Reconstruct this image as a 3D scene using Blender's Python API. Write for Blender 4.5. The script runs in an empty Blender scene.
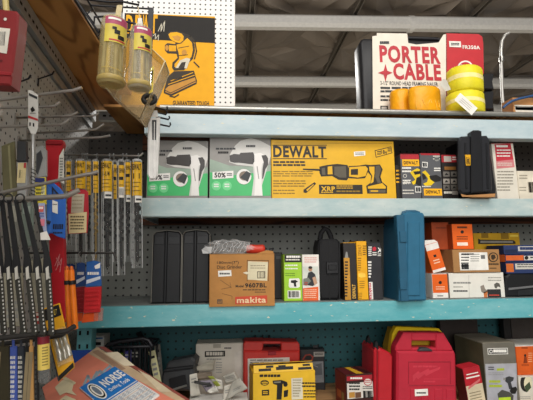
import bpy, math, random
from mathutils import Vector as V, noise as mnoise
random.seed(7)
R = math.radians
SC = bpy.context.scene
COL = SC.collection
# ------------------------------------------------------------ camera
FPX = 400.0
YAW, PITCH, ROLL = R(4.8), R(7.8), 0.010
EYE = V((0, 0, 1.5))
fw = V((math.sin(YAW)*math.cos(PITCH), math.cos(YAW)*math.cos(PITCH), math.sin(PITCH)))
r0 = V((math.cos(YAW), -math.sin(YAW), 0))
u0 = r0.cross(fw)
rt = (r0 - ROLL*u0).normalized()
up = (u0 + ROLL*r0).normalized()
cam = bpy.data.cameras.new('camera')
co = bpy.data.objects.new('camera', cam)
COL.objects.link(co)
from mathutils import Matrix
co.matrix_world = Matrix(((rt.x, up.x, -fw.x, EYE.x), (rt.y, up.y, -fw.y, EYE.y), (rt.z, up.z, -fw.z, EYE.z), (0, 0, 0, 1)))
cam.sensor_width = 36.0
cam.lens = FPX/533*36
cam.clip_start = 0.02
SC.camera = co

def ray(px, py):
    return (fw + rt*((px-266.5)/FPX) - up*((py-200)/FPX))
def W(px, py, Y):                       # the point of the wall-parallel plane y = Y seen at a photo pixel
    d = ray(px, py)
    return EYE + d*(Y/d.y)
def WZ(px, py, Z):                      # the point of the level plane z = Z seen at a photo pixel
    d = ray(px, py)
    return EYE + d*((Z-EYE.z)/d.z)

# ------------------------------------------------------------ materials
_m = {}
def lin(h):
    h = h.lstrip('#')
    c = [int(h[i:i+2], 16)/255 for i in (0, 2, 4)]
    return [x/12.92 if x <= .04045 else ((x+.055)/1.055)**2.4 for x in c]
def nd(nt, t, **kw):
    n = nt.nodes.new(t)
    for k, v in kw.items(): setattr(n, k, v)
    return n
def mat(h, rough=.55, metal=0.0, var=.12, sc=22.0, alpha=1.0, bump=0.0, bsc=120.0, coat=0.0):
    key = (h, rough, metal, var, sc, alpha, bump, bsc, coat)
    if key in _m: return _m[key]
    m = bpy.data.materials.new('surface_'+h.strip('#'))
    m.use_nodes = True
    nt = m.node_tree
    b = nt.nodes['Principled BSDF']
    c = lin(h)
    tc = nd(nt, 'ShaderNodeTexCoord')
    nz = nd(nt, 'ShaderNodeTexNoise')
    nz.inputs['Scale'].default_value = sc
    nz.inputs['Detail'].default_value = 4
    nt.links.new(tc.outputs['Object'], nz.inputs['Vector'])
    rp = nd(nt, 'ShaderNodeValToRGB')
    rp.color_ramp.elements[0].position = .3
    rp.color_ramp.elements[1].position = .7
    rp.color_ramp.elements[0].color = [x*(1-var) for x in c]+[1]
    rp.color_ramp.elements[1].color = [min(1, x*(1+var)) for x in c]+[1]
    nt.links.new(nz.outputs['Fac'], rp.inputs['Fac'])
    nt.links.new(rp.outputs['Color'], b.inputs['Base Color'])
    b.inputs['Roughness'].default_value = rough
    b.inputs['Metallic'].default_value = metal
    b.inputs['Alpha'].default_value = alpha
    b.inputs['Coat Weight'].default_value = coat
    if bump:
        n2 = nd(nt, 'ShaderNodeTexNoise'); n2.inputs['Scale'].default_value = bsc
        nt.links.new(tc.outputs['Object'], n2.inputs['Vector'])
        bp = nd(nt, 'ShaderNodeBump'); bp.inputs['Strength'].default_value = bump; bp.inputs['Distance'].default_value = .004
        nt.links.new(n2.outputs['Fac'], bp.inputs['Height'])
        nt.links.new(bp.outputs['Normal'], b.inputs['Normal'])
    _m[key] = m
    return m
def mth(nt, op, a, b=None):
    n = nd(nt, 'ShaderNodeMath', operation=op)
    for i, x in enumerate((a, b)):
        if x is None: continue
        if hasattr(x, 'links'): nt.links.new(x, n.inputs[i])
        else: n.inputs[i].default_value = x
    return n.outputs[0]
def pegboard(h, hole, pitch=.036, r=.0052, axes=('X', 'Z'), rough=.6, stain='#3c3a34', st=.25):
    m = bpy.data.materials.new('pegboard')
    m.use_nodes = True
    nt = m.node_tree; b = nt.nodes['Principled BSDF']
    tc = nd(nt, 'ShaderNodeTexCoord')
    sp = nd(nt, 'ShaderNodeSeparateXYZ')
    nt.links.new(tc.outputs['Object'], sp.inputs[0])
    ds = []
    for a in axes:
        f = mth(nt, 'FRACT', mth(nt, 'ADD', mth(nt, 'DIVIDE', sp.outputs[a], pitch), 100.0))
        ds.append(mth(nt, 'POWER', mth(nt, 'SUBTRACT', f, .5), 2.0))
    d = mth(nt, 'SQRT', mth(nt, 'ADD', ds[0], ds[1]))
    fac = mth(nt, 'LESS_THAN', d, r/pitch)
    nz = nd(nt, 'ShaderNodeTexNoise'); nz.inputs['Scale'].default_value = 6; nz.inputs['Detail'].default_value = 6
    nt.links.new(tc.outputs['Object'], nz.inputs['Vector'])
    mx0 = nd(nt, 'ShaderNodeMix', data_type='RGBA')
    nt.links.new(mth(nt, 'MULTIPLY', nz.outputs['Fac'], st), mx0.inputs[0])
    mx0.inputs[6].default_value = lin(h)+[1]; mx0.inputs[7].default_value = lin(stain)+[1]
    mx = nd(nt, 'ShaderNodeMix', data_type='RGBA')
    nt.links.new(fac, mx.inputs[0])
    nt.links.new(mx0.outputs[2], mx.inputs[6]); mx.inputs[7].default_value = lin(hole)+[1]
    nt.links.new(mx.outputs[2], b.inputs['Base Color'])
    b.inputs['Roughness'].default_value = rough
    return m
def worn_paint(h, chip, pale, a=.62, bse=5.0):
    """old enamel on a shelf beam: pale rubbed patches and small chips that have a shape of their own"""
    m = bpy.data.materials.new('worn_paint')
    m.use_nodes = True
    nt = m.node_tree; b = nt.nodes['Principled BSDF']
    tc = nd(nt, 'ShaderNodeTexCoord')
    mp = nd(nt, 'ShaderNodeMapping'); mp.inputs['Scale'].default_value = (1, 1, 3)
    nt.links.new(tc.outputs['Object'], mp.inputs[0])
    n1 = nd(nt, 'ShaderNodeTexNoise'); n1.inputs['Scale'].default_value = bse; n1.inputs['Detail'].default_value = 8; n1.inputs['Roughness'].default_value = .7
    n2 = nd(nt, 'ShaderNodeTexNoise'); n2.inputs['Scale'].default_value = 38; n2.inputs['Detail'].default_value = 3
    n3 = nd(nt, 'ShaderNodeTexNoise'); n3.inputs['Scale'].default_value = 90; n3.inputs['Detail'].default_value = 2
    for n in (n1, n2, n3): nt.links.new(mp.outputs[0], n.inputs['Vector'])
    def ramp(src, p0, p1):
        r_ = nd(nt, 'ShaderNodeMapRange'); r_.inputs[1].default_value = p0; r_.inputs[2].default_value = p1
        nt.links.new(src, r_.inputs[0]); return r_.outputs[0]
    mx = nd(nt, 'ShaderNodeMix', data_type='RGBA'); nt.links.new(ramp(n1.outputs['Fac'], .42, .72), mx.inputs[0])
    mx.inputs[6].default_value = lin(h)+[1]; mx.inputs[7].default_value = lin(pale)+[1]
    mx2 = nd(nt, 'ShaderNodeMix', data_type='RGBA'); nt.links.new(ramp(n2.outputs['Fac'], .70, .73), mx2.inputs[0])
    nt.links.new(mx.outputs[2], mx2.inputs[6]); mx2.inputs[7].default_value = lin('#d8d2b8')+[1]
    mx3 = nd(nt, 'ShaderNodeMix', data_type='RGBA'); nt.links.new(ramp(n3.outputs['Fac'], .74, .77), mx3.inputs[0])
    nt.links.new(mx2.outputs[2], mx3.inputs[6]); mx3.inputs[7].default_value = lin(chip)+[1]
    nt.links.new(mx3.outputs[2], b.inputs['Base Color'])
    b.inputs['Roughness'].default_value = .5
    return m
def wood(h1, h2, scale=3.0, stretch=(14, 1.2, 1), knot=None):
    m = bpy.data.materials.new('wood')
    m.use_nodes = True
    nt = m.node_tree; b = nt.nodes['Principled BSDF']
    tc = nd(nt, 'ShaderNodeTexCoord')
    mp = nd(nt, 'ShaderNodeMapping'); mp.inputs['Scale'].default_value = stretch
    nt.links.new(tc.outputs['Object'], mp.inputs[0])
    nz = nd(nt, 'ShaderNodeTexNoise'); nz.inputs['Scale'].default_value = scale*.35; nz.inputs['Detail'].default_value = 3
    nt.links.new(mp.outputs[0], nz.inputs['Vector'])
    s = mth(nt, 'SINE', mth(nt, 'MULTIPLY', nz.outputs['Fac'], 70.0))
    f = mth(nt, 'ADD', mth(nt, 'MULTIPLY', s, .5), .5)
    f = mth(nt, 'POWER', f, 3.0)
    if knot:
        vm = nd(nt, 'ShaderNodeVectorMath', operation='DISTANCE')
        mk = nd(nt, 'ShaderNodeMapping'); mk.inputs['Scale'].default_value = (1.8, 1, 1)
        nt.links.new(tc.outputs['Object'], mk.inputs[0])
        nt.links.new(mk.outputs[0], vm.inputs[0]); vm.inputs[1].default_value = (knot[0]*1.8, knot[1], knot[2])
        k = mth(nt, 'LESS_THAN', vm.outputs['Value'], .014)
        f = mth(nt, 'MAXIMUM', mth(nt, 'MULTIPLY', k, 1.6), f)
    mx = nd(nt, 'ShaderNodeMix', data_type='RGBA'); mx.clamp_factor = True
    nt.links.new(f, mx.inputs[0])
    mx.inputs[6].default_value = lin(h1)+[1]; mx.inputs[7].default_value = lin(h2)+[1]
    nt.links.new(mx.outputs[2], b.inputs['Base Color'])
    b.inputs['Roughness'].default_value = .6
    return m

# common surfaces
WHITE = mat('#eae7df'); PAPER = mat('#d8d4c8'); BLACK = mat('#17171a', .5); INK = mat('#1c1a18', .6)
CARD = mat('#b08050', .8, bump=.1); DKGREY = mat('#3a3b3d', .5); GREY = mat('#8b8a86')
YEL = mat('#f4b218', .5); RED = mat('#c02a30', .45); STEEL = mat('#8c8a86', .32, .85); GALV = mat('#a9a8a2', .38, .7)
WIRE = mat('#26262a', .4, .3); CLEAR = mat('#e6e4d8', .12, alpha=.22); CLEARY = mat('#d8c48a', .15, alpha=.38)
SHRINK = mat('#f2f2f2', .08, alpha=.16)
SILVER = mat('#b9b8b4', .3, .75)
# ------------------------------------------------------------ frames and meshes
class Fr:
    """a flat frame in the place: origin, across, up, outward normal"""
    def __init__(s, O, U, Vv):
        s.O, s.U, s.V = V(O), V(U).normalized(), V(Vv).normalized()
        s.N = s.U.cross(s.V).normalized()
    def P(s, u, v, d=0.0):              # d = depth inwards
        return s.O + s.U*u + s.V*v - s.N*d
    def uv(s, px, py):
        d = ray(px, py)
        t = (s.O-EYE).dot(s.N)/d.dot(s.N)
        q = EYE + d*t - s.O
        return q.dot(s.U), q.dot(s.V)
    def shift(s, d): return Fr(s.P(0, 0, d), s.U, s.V)
    def right(s, w, t):                 # the frame of the side face at u = w, facing +U, origin on the front edge
        return Fr(s.P(w, 0, 0), -s.N, s.V)
    def left(s, w, t):                  # the side face at u = w facing -U, origin on the back edge
        return Fr(s.P(w, 0, t), s.N, s.V)
    def top(s, h):                      # the top face, origin on the front edge
        return Fr(s.P(0, h, 0), s.U, -s.N)
def flat(px, py, Y, rz=0.0, lean=0.0, tip=0.0):
    O = W(px, py, Y)
    U = V((math.cos(rz), math.sin(rz), 0)); Z = V((0, 0, 1)); N = U.cross(Z)
    Z2 = Z*math.cos(tip) - N*math.sin(tip)
    U2 = U*math.cos(lean) + Z2*math.sin(lean); V2 = Z2*math.cos(lean) - U*math.sin(lean)
    return Fr(O, U2, V2)
_tx = {}
def text_geo(s, bold=0.0):
    key = (s, bold)
    if key in _tx: return _tx[key]
    c = bpy.data.curves.new('lettering', 'FONT'); c.body = s; bold = bold*.55; c.space_character = 1+bold*3; c.size = 1; c.offset = bold; c.resolution_u = 3
    o = bpy.data.objects.new('lettering', c); COL.objects.link(o)
    dg = bpy.context.evaluated_depsgraph_get(); dg.update()
    me = o.evaluated_get(dg).to_mesh()
    vs = [(v.co.x, v.co.y) for v in me.vertices]; ps = [tuple(p.vertices) for p in me.polygons]
    o.evaluated_get(dg).to_mesh_clear()
    bpy.data.objects.remove(o); bpy.data.curves.remove(c)
    xs = [v[0] for v in vs]; ys = [v[1] for v in vs]
    x0, x1, y0, y1 = min(xs), max(xs), min(ys), max(ys)
    vs = [((x-x0)/(x1-x0), (y-y0)/(y1-y0)) for x, y in vs]
    _tx[key] = (vs, ps)
    return vs, ps
EPS = .0005
class G:
    """collects polygons in place coordinates; build() links them as ONE mesh object"""
    def __init__(s): s.v, s.f, s.m, s.sm, s.mats = [], [], [], [], []
    def mi(s, m):
        if m not in s.mats: s.mats.append(m)
        return s.mats.index(m)
    def add(s, vs, fs, m, smooth=False):
        b = len(s.v); s.v += [V(x) for x in vs]; i = s.mi(m)
        for f in fs: s.f.append(tuple(b+k for k in f)); s.m.append(i); s.sm.append(smooth)
    def poly(s, pts, m): s.add(pts, [tuple(range(len(pts)))], m)
    def prism(s, F, ol, d0, d1, m, ch=0.0, smooth=False):
        n = len(ol)
        cx = sum(p[0] for p in ol)/n; cy = sum(p[1] for p in ol)/n
        area = sum(ol[i][0]*ol[(i+1) % n][1]-ol[(i+1) % n][0]*ol[i][1] for i in range(n))
        if area < 0: ol = ol[::-1]
        def inset(c):
            out = []
            for i in range(n):
                p, q, r_ = V(ol[i-1]), V(ol[i]), V(ol[(i+1) % n])
                e1 = (q-p).normalized(); e2 = (r_-q).normalized()
                n1 = V((-e1.y, e1.x)); n2 = V((-e2.y, e2.x))
                k = n1+n2; L = max(.3, k.dot(n1))
                out.append(q + k*(c/L))
            return out
        rings = [(ol, d0), (ol, d1)] if not ch else [(inset(ch), d0), (ol, d0+ch), (ol, d1-ch), (inset(ch), d1)]
        vs = []
        for o, d in rings: vs += [F.P(p[0], p[1], d) for p in o]
        fs = [tuple(range(n))]
        for k in range(len(rings)-1):
            a, b = k*n, (k+1)*n
            for i in range(n):
                j = (i+1) % n
                fs.append((a+i, b+i, b+j, a+j))
        L = (len(rings)-1)*n
        fs.append(tuple(reversed(range(L, L+n))))
        s.add(vs, fs, m, smooth)
    def box(s, F, u0, v0, u1, v1, d0, d1, m, ch=0.0):
        s.prism(F, [(u0, v0), (u1, v0), (u1, v1), (u0, v1)], d0, d1, m, ch)
    def wbox(s, x0, y0, z0, x1, y1, z1, m, ch=0.0):
        s.prism(Fr((x0, y0, z0), (1, 0, 0), (0, 0, 1)), [(0, 0), (x1-x0, 0), (x1-x0, z1-z0), (0, z1-z0)], 0, y1-y0, m, ch)
    def tube(s, pts, r, m, n=8, closed=False, flatten=None):
        pts = [V(p) for p in pts]; k = len(pts); vs = []; fs = []
        prev = None
        for i, p in enumerate(pts):
            if closed: t = pts[(i+1) % k]-pts[i-1]
            else: t = pts[min(i+1, k-1)]-pts[max(i-1, 0)]
            t.normalize()
            if prev is None:
                a = V((0, 0, 1)) if abs(t.z) < .9 else V((1, 0, 0))
                nrm = (a - t*a.dot(t)).normalized()
            else:
                nrm = (prev - t*prev.dot(t)).normalized()
            prev = nrm; b = t.cross(nrm)
            rr = r[i] if isinstance(r, (list, tuple)) else r
            for j in range(n):
                an = 2*math.pi*j/n
                vs.append(p + nrm*(rr*math.cos(an)) + b*(rr*math.sin(an)))
        for i in range(k if closed else k-1):
            for j in range(n):
                q = (i+1) % k; l = (j+1) % n
                fs.append((i*n+j, i*n+l, q*n+l, q*n+j))
        s.add(vs, fs, m, True)
        if not closed:
            s.add([vs[j] for j in range(n)], [tuple(reversed(range(n)))], m)
            s.add([vs[(k-1)*n+j] for j in range(n)], [tuple(range(n))], m)
    def lathe(s, p0, p1, prof, m, n=20):
        p0, p1 = V(p0), V(p1); ax = p1-p0
        s.tube([p0+ax*t for t, _ in prof], [max(1e-5, r) for _, r in prof], m, n)
    def rect(s, F, u0, v0, u1, v1, m, lvl=1):
        s.poly([F.P(u0, v0, -EPS*lvl), F.P(u1, v0, -EPS*lvl), F.P(u1, v1, -EPS*lvl), F.P(u0, v1, -EPS*lvl)], m)
    def text(s, F, tx, u0, v0, u1, v1, m, lvl=2, bold=0.0, turn=0):
        vs, ps = text_geo(tx, bold)
        def mp(a, b):
            if turn == 1: a, b = 1-b, a          # reads upwards
            if turn == -1: a, b = b, 1-a         # reads downwards
            return F.P(u0+(u1-u0)*a, v0+(v1-v0)*b, -EPS*lvl)
        s.add([mp(a, b) for a, b in vs], ps, m)
    def fabric(s, F, nu, nv, fn, m, smooth=True):
        vs = [F.P(*fn(i/nu, j/nv)) for j in range(nv+1) for i in range(nu+1)]
        fs = [(j*(nu+1)+i, j*(nu+1)+i+1, (j+1)*(nu+1)+i+1, (j+1)*(nu+1)+i) for j in range(nv) for i in range(nu)]
        s.add(vs, fs, m, smooth)
    def build(s, name, origin=None, parent=None, bevel=0.0, solid=0.0):
        me = bpy.data.meshes.new(name)
        if origin is None: origin = V((0, 0, 0))
        origin = V(parent['_o']) if parent is not None and '_o' in parent else V(origin)
        me.from_pydata([tuple(x-origin) for x in s.v], [], s.f)
        for m in s.mats: me.materials.append(m)
        for p, i, sm in zip(me.polygons, s.m, s.sm): p.material_index = i; p.use_smooth = sm
        me.update()
        o = bpy.data.objects.new(name, me); COL.objects.link(o)
        if parent is not None: o.parent = parent
        else: o.location = origin; o['_o'] = list(origin)
        if solid:
            md = o.modifiers.new('thickness', 'SOLIDIFY'); md.thickness = solid; md.offset = 0
        if bevel:
            md = o.modifiers.new('edges', 'BEVEL'); md.width = bevel; md.segments = 2; md.limit_method = 'ANGLE'; md.angle_limit = R(40)
        return o
def sub(g, name, part, **k):            # a sub-part under a part
    top = part.parent if part.parent is not None else part
    o = V(top['_o'])
    me_o = g.build(name, o, None, **k)
    me_o.location = (0, 0, 0); me_o.parent = part
    return me_o
def root(name, label, cat, origin, group=None):
    o = bpy.data.objects.new(name, None); COL.objects.link(o)
    o.empty_display_size = .03
    o.location = origin; o['_o'] = list(origin)
    return tag(o, label, cat, group)
def tag(o, label, cat, group=None, kind=None):
    if label: o['label'] = label
    if cat: o['category'] = cat
    if group: o['group'] = group
    if kind: o['kind'] = kind
    return o
def struct(g, name, origin=None, bevel=0.0):
    o = g.build(name, origin, bevel=bevel); o['kind'] = 'structure'; return o
def rrect(u0, v0, u1, v1, r, n=4):
    out = []
    for cx, cy, a in ((u1-r, v0+r, -90), (u1-r, v1-r, 0), (u0+r, v1-r, 90), (u0+r, v0+r, 180)):
        for k in range(n+1):
            t = R(a+90*k/n); out.append((cx+r*math.cos(t), cy+r*math.sin(t)))
    return out
class Print:
    """draws on a frame in coordinates of the photograph (through a crop K = x, y, scale)"""
    def __init__(s, F, K=(0, 0, 1), g=None, lim=None): s.F, s.K, s.g, s.lim = F, K, g or G(), lim
    def c(s, x, y):
        u, v = s.F.uv(s.K[0]+x/s.K[2], s.K[1]+y/s.K[2])
        if s.lim: u, v = min(max(u, s.lim[0]), s.lim[2]), min(max(v, s.lim[1]), s.lim[3])
        return u, v
    def q(s, x0, y0, x1, y1):
        a = s.c(x0, y1); b = s.c(x1, y0); return a[0], a[1], b[0], b[1]
    def r(s, x0, y0, x1, y1, m, lvl=1): s.g.rect(s.F, *s.q(x0, y0, x1, y1), m, lvl)
    def p(s, pts, m, lvl=2):
        s.g.poly([s.F.P(*s.c(x, y), -EPS*lvl) for x, y in pts], m)
    def ln(s, pts, w, m, lvl=3, closed=False):       # a drawn line w crop pixels wide
        k = len(pts)
        for i in range(k if closed else k-1):
            a, b = V(pts[i]), V(pts[(i+1) % k]); t = (b-a)
            if t.length < 1e-6: continue
            t.normalize(); n = V((-t.y, t.x))*(w/2); e = t*(w*.3)
            s.p([tuple(a-n-e), tuple(b-n+e), tuple(b+n+e), tuple(a+n-e)], m, lvl)
    def el(s, x, y, rx, ry, m, lvl=2, n=20): s.p([(x+rx*math.cos(2*math.pi*k/n), y+ry*math.sin(2*math.pi*k/n)) for k in range(n)], m, lvl)
    def t(s, tx, x0, y0, x1, y1, m, lvl=3, bold=0.0, turn=0): s.g.text(s.F, tx, *s.q(x0, y0, x1, y1), m, lvl, bold, turn)
    def small(s, x0, y0, x1, y1, n, m, lvl=2, fill=.5, ragged=.25, seed=1):   # rows of print too small to read
        rd = random.Random(seed); h = (y1-y0)/n
        for i in range(n):
            x = x0; xe = x1-(x1-x0)*ragged*rd.random()
            while x < xe:
                w = min((x1-x0)*rd.uniform(.08, .22), xe-x)
                if w <= 0: break
                s.r(x, y0+i*h, x+w*.86, y0+i*h+h*fill, m, lvl); x += w
    def bars(s, x0, y0, x1, y1, m, lvl=3, n=11, seed=2):
        rd = random.Random(seed); w = (x1-x0)/n
        for i in range(n): s.r(x0+i*w, y0, x0+i*w+w*rd.uniform(.25, .75), y1, m, lvl)
# decks and depths of the rack
YB = 1.60; YW = 2.00
Z_TOP = W(350, 109.3, 1.63).z
Z_TB0, Z_TB1 = W(350, 136.3, YB).z, W(350, 116.6, YB).z
Z_MID = W(350, 198, YB).z; Z_MB0 = W(350, 216.5, YB).z
Z_LOW = W(350, 301.7, YB).z; Z_LB0 = W(350, 322.3, YB).z
Z_BOT = .885
class Carton:
    """a printed box: front face traced between photo pixels, standing on height z"""
    def __init__(s, x0, y0, x1, y1, Y, t, z=None, rz=0.0, K=(0, 0, 1), lean=0.0):
        xm, ym = (x0+x1)/2, (y0+y1)/2
        P = W(xm, ym, Y)
        U = V((math.cos(rz), math.sin(rz), 0))
        s.F = Fr(P, U, (0, 0, 1))
        if lean: s.F = Fr(P, U*math.cos(lean)+V((0, 0, 1))*math.sin(lean), V((0, 0, math.cos(lean)))-U*math.sin(lean))
        a = s.F.uv(x0, ym)[0]; b = s.F.uv(x1, ym)[0]; h = s.F.uv(xm, y0)[1]
        s.w = b-a; bot = (s.F.uv(xm, y1)[1] if z is None else (z+.0008-P.z)/math.cos(lean))
        if lean and z is not None: bot += abs(math.sin(lean))*s.w/2/math.cos(lean)
        s.h = h-bot; s.t = t
        s.F = Fr(s.F.P((a+b)/2, bot), s.F.U, s.F.V)
        s.g = G(); s.K = K; s.lim = (-s.w/2+.0006, .0006, s.w/2-.0006, s.h-.0006); s.pr = Print(s.F, K, s.g, s.lim)
        s.parts = []
        s.org = s.F.P(0, 0, t/2)
    def body(s, m, ch=.0015):
        s.g.box(s.F, -s.w/2, 0, s.w/2, s.h, 0, s.t, m, ch); return s
    def part(s, name): 
        p = Print(s.F, s.K, None, s.lim); s.parts.append((name, p)); return p
    def full(s, m, lvl=1): s.g.rect(s.F, -s.w/2+.001, .001, s.w/2-.001, s.h-.001, m, lvl)
    def done(s, name, label, cat, group=None, bodyname='carton'):
        if not s.parts: 
            s.o = s.g.build(name, s.org); tag(s.o, label, cat, group); s.root = s.o; return s
        s.root = root(name, label, cat, s.org, group)
        s.o = s.g.build(bodyname, None, s.root)
        for n, p in s.parts: p.g.build(n, None, s.root)
        return s
    def top_frame(s): return s.F.top(s.h)
    def right_frame(s): return s.F.right(s.w/2, s.t)
    def left_frame(s): return s.F.left(-s.w/2, s.t)
# ============================================================ the room
CONC = mat('#9c968b', .7, var=.2, sc=3)
g = G(); g.wbox(-7, -5, -.05, 9, 15, 0, CONC); struct(g, 'floor')
FOIL = mat('#8d8277', .38, var=.22, sc=1.2, metal=.15)
g = G()
rd = random.Random(5)
NX, NY, CX, CY, X0, Y0, ZC = 10, 9, 1.65, 2.05, -7.0, 2.3, 5.55
STEEL_X = []
for i in range(NX):
    for j in range(NY):
        x0, y0 = X0+i*CX, Y0+j*CY
        cx, cy = x0+CX*rd.uniform(.4, .6), y0+CY*rd.uniform(.4, .6)
        ring = []
        for k in range(16):                                   # the quilted facing hangs between its rafters and purlins in creased diamonds
            a = k/16
            if a < .25: p = (x0+CX*4*a, y0)
            elif a < .5: p = (x0+CX, y0+CY*4*(a-.25))
            elif a < .75: p = (x0+CX-CX*4*(a-.5), y0+CY)
            else: p = (x0, y0+CY-CY*4*(a-.75))
            ring.append(V((p[0], p[1], ZC)))
        mid = []
        for k in range(16):
            f = rd.uniform(.35, .62) if k % 2 else rd.uniform(.15, .34)
            q = ring[k].lerp(V((cx, cy, ZC)), f); q.z = ZC + (-.11 if k % 2 else .05)*rd.uniform(.4, 1.2); mid.append(q)
        c = V((cx, cy, ZC-.05))
        vs = ring+mid+[c]; fs = []
        for k in range(16):
            l = (k+1) % 16
            fs += [(k, l, 16+l), (k, 16+l, 16+k), (16+k, 16+l, 32)]
        g.add(vs, fs, FOIL)
g.wbox(X0, -5, 5.55, X0+NX*CX, Y0, 5.6, FOIL)
struct(g, 'ceiling')
PURL = mat('#f3f1ec', .4, var=.05)
n = 0
for py in (23, 82, 108):
    p = WZ(300, py, 5.28); g = G()
    a, b = V((X0, p.y, 5.28)), V((X0+NX*CX, p.y, 5.28))
    g.prism(Fr((X0, p.y-.11, 5.17), (1, 0, 0), (0, 0, 1)), [(0, 0), (NX*CX, 0), (NX*CX, .22), (0, .22)], 0, .20, PURL, .05)
    for q in range(4): g.tube([(X0+2.1+q*3.9, p.y, 5.28), (X0+2.18+q*3.9, p.y, 5.28)], .135, PURL, 14)
    ca, sa = math.cos(R(-2.6)), math.sin(R(-2.6))
    g.v = [V((p.x+(q.x-p.x)*ca-(q.y-p.y)*sa, p.y+(q.x-p.x)*sa+(q.y-p.y)*ca, q.z)) for q in g.v]
    n += 1; struct(g, 'trim_%d' % n)
RAFT = mat('#6f675d', .5)
for px, py in ((253, 0), (362, 0), (490, 0), (140, 0), (560, 40), (60, 0)):
    p = WZ(px, py, 5.42); g = G()
    g.wbox(p.x-.045, 2.4, 5.40, p.x-.028, 17, 5.46, RAFT); g.wbox(p.x+.028, 2.4, 5.40, p.x+.045, 17, 5.46, RAFT); g.wbox(p.x-.05, 2.4, 5.46, p.x+.05, 17, 5.475, RAFT)
    n += 1; struct(g, 'trim_%d' % n)
g = G(); g.wbox(X0, 15.5, 0, X0+NX*CX, 15.6, 5.6, mat('#5c554d', .6)); struct(g, 'wall_far')

# back wall of the racking: three runs of pegboard
XL = -.72
PEG_T = pegboard('#4a4743', '#0b0b0b'); PEG_M = pegboard('#878983', '#191817'); PEG_B = pegboard('#235a5f', '#0c1a1b')
g = G(); g.wbox(XL, YW, Z_MID-.02, 2.81, YW+.006, Z_TOP, PEG_T); g.wbox(XL, YW, Z_LOW-.02, 2.81, YW+.006, Z_MID-.02, PEG_M); g.wbox(XL, YW, .3, 2.81, YW+.006, Z_LOW-.02, PEG_B)
struct(g, 'wall_back')
BROWN = wood('#6a3d22', '#3b2012', 2.0, (1, 1, 10))
for z0, z1, x1 in ((W(210, 151, YW-.02).z, Z_TOP-.021, W(266, 150, YW).x), (W(300, 224.5, YW-.02).z, Z_MID-.02, 2.78)):
    g = G(); g.wbox(-.45, YW-.019, z0, x1, YW-.001, z1-.001, BROWN); n += 1; struct(g, 'trim_%d' % n)
# pegboard of the side wall, on a slant, with its slotted channel on top
def XW(Y): return -.62-(Y-1.14)*.113
PEG_L = pegboard('#c4c3bf', '#2a2a2a', axes=('Y', 'Z'), pitch=.028, r=.004, st=.45)
g = G()
for (ya, yb) in ((-.3, YW),):
    xa, xb = XW(ya), XW(yb)
    g.add([(xa, ya, .2), (xb, yb, .2), (xb, yb, 2.215), (xa, ya, 2.215), (xa-.006, ya, .2), (xb-.006, yb, .2), (xb-.006, yb, 2.215), (xa-.006, ya, 2.215)],
          [(0, 1, 2, 3), (7, 6, 5, 4), (0, 3, 7, 4), (1, 5, 6, 2), (3, 2, 6, 7), (0, 4, 5, 1)], PEG_L)
struct(g, 'wall_left')
CHAN = mat('#a2a4a5', .45, .5); SLOT = mat('#141414', .8)
g = G()
FL = Fr((XW(2.0)+.002, 2.0, 2.14), (-(XW(0)-XW(2.0))*-1, -2.0, 0), (0, 0, 1))
FL = Fr((XW(2.0), 2.0, 2.135), V((XW(0)-XW(2.0), -2.0, 0)), (0, 0, 1))
FL = Fr(FL.P(0, 0, 0), FL.U*-1, (0, 0, 1)) if FL.N.x < 0 else FL
sgn = -1 if FL.U.y > 0 else 1
def chan(u0, v0, u1, v1, d0, d1, m): g.box(FL, min(sgn*u0, sgn*u1), v0, max(sgn*u0, sgn*u1), v1, d0, d1, m)
chan(0, .035, 2.0, .092, -.028, -.002, CHAN); chan(0, .0, 2.0, .03, -.012, -.002, CHAN)
for k in range(64):
    u = .03+k*.03
    g.rect(FL, min(sgn*u, sgn*(u+.016)), .055, max(sgn*u, sgn*(u+.016)), .064, SLOT, 28.5/.5)
n += 1; struct(g, 'trim_%d' % n)
# perforated grey rail across the recess beside the drill tubes
g = G(); p = W(98, 116, 1.96); g.wbox(XW(1.9)+.045, 1.955, p.z-.022, W(150, 116, 1.96).x, 1.985, p.z+.022, mat('#868886', .45, .3))
FRl = Fr((XW(1.9)+.045, 1.955, p.z-.022), (1, 0, 0), (0, 0, 1))
for k in range(12): g.rect(FRl, .02+k*.03, .017, .036+k*.03, .027, SLOT)
n += 1; struct(g, 'trim_%d' % n)

# ============================================================ the rack
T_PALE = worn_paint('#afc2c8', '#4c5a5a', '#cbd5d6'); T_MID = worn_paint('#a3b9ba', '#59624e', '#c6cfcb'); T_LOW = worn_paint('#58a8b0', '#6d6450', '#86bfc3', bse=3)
DECKM = mat('#8a8f8d', .5, .3, var=.2, sc=9); DECKW = wood('#b98f62', '#8d6440', 1.5, (1, 9, 1))
PLY = wood('#c08a4e', '#8f5f30', 2.2, (5, 1.0, 1), knot=(-.175, -.33, 0))
rk = root('storage_rack', 'long turquoise painted steel shelving rack carrying boxed power tools and tool cases', 'shelving', (0.5, 1.8, 0))
XR = 2.8; XS = W(141, 205, YB).x; XS2 = W(146, 125, YB).x; XB = W(74, 315, YB).x
def beam(z0, z1, x0, m, nm='shelf_beam'):
    g = G(); F = Fr((x0, YB, z0), (1, 0, 0), (0, 0, 1)); h = z1-z0
    g.prism(Fr((x0, YB, z0), (0, 1, 0), (0, 0, 1)), [(0, 0), (.05, 0), (.05, h-.02), (.026, h-.02), (.026, h), (0, h)], 0, -(XR-x0), m) if False else None
    g.wbox(x0, YB, z0, XR, YB+.026, z1-.001, m, .003); g.wbox(x0, YB+.0262, z0, XR, YB+.05, z1-.022, m, .003)
    return g.build(nm, None, rk)
beam(Z_TB0, Z_TB1, XS2, T_PALE); beam(Z_MB0, Z_MID, XS, T_MID); beam(Z_LB0, Z_LOW, XB, T_LOW)
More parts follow.
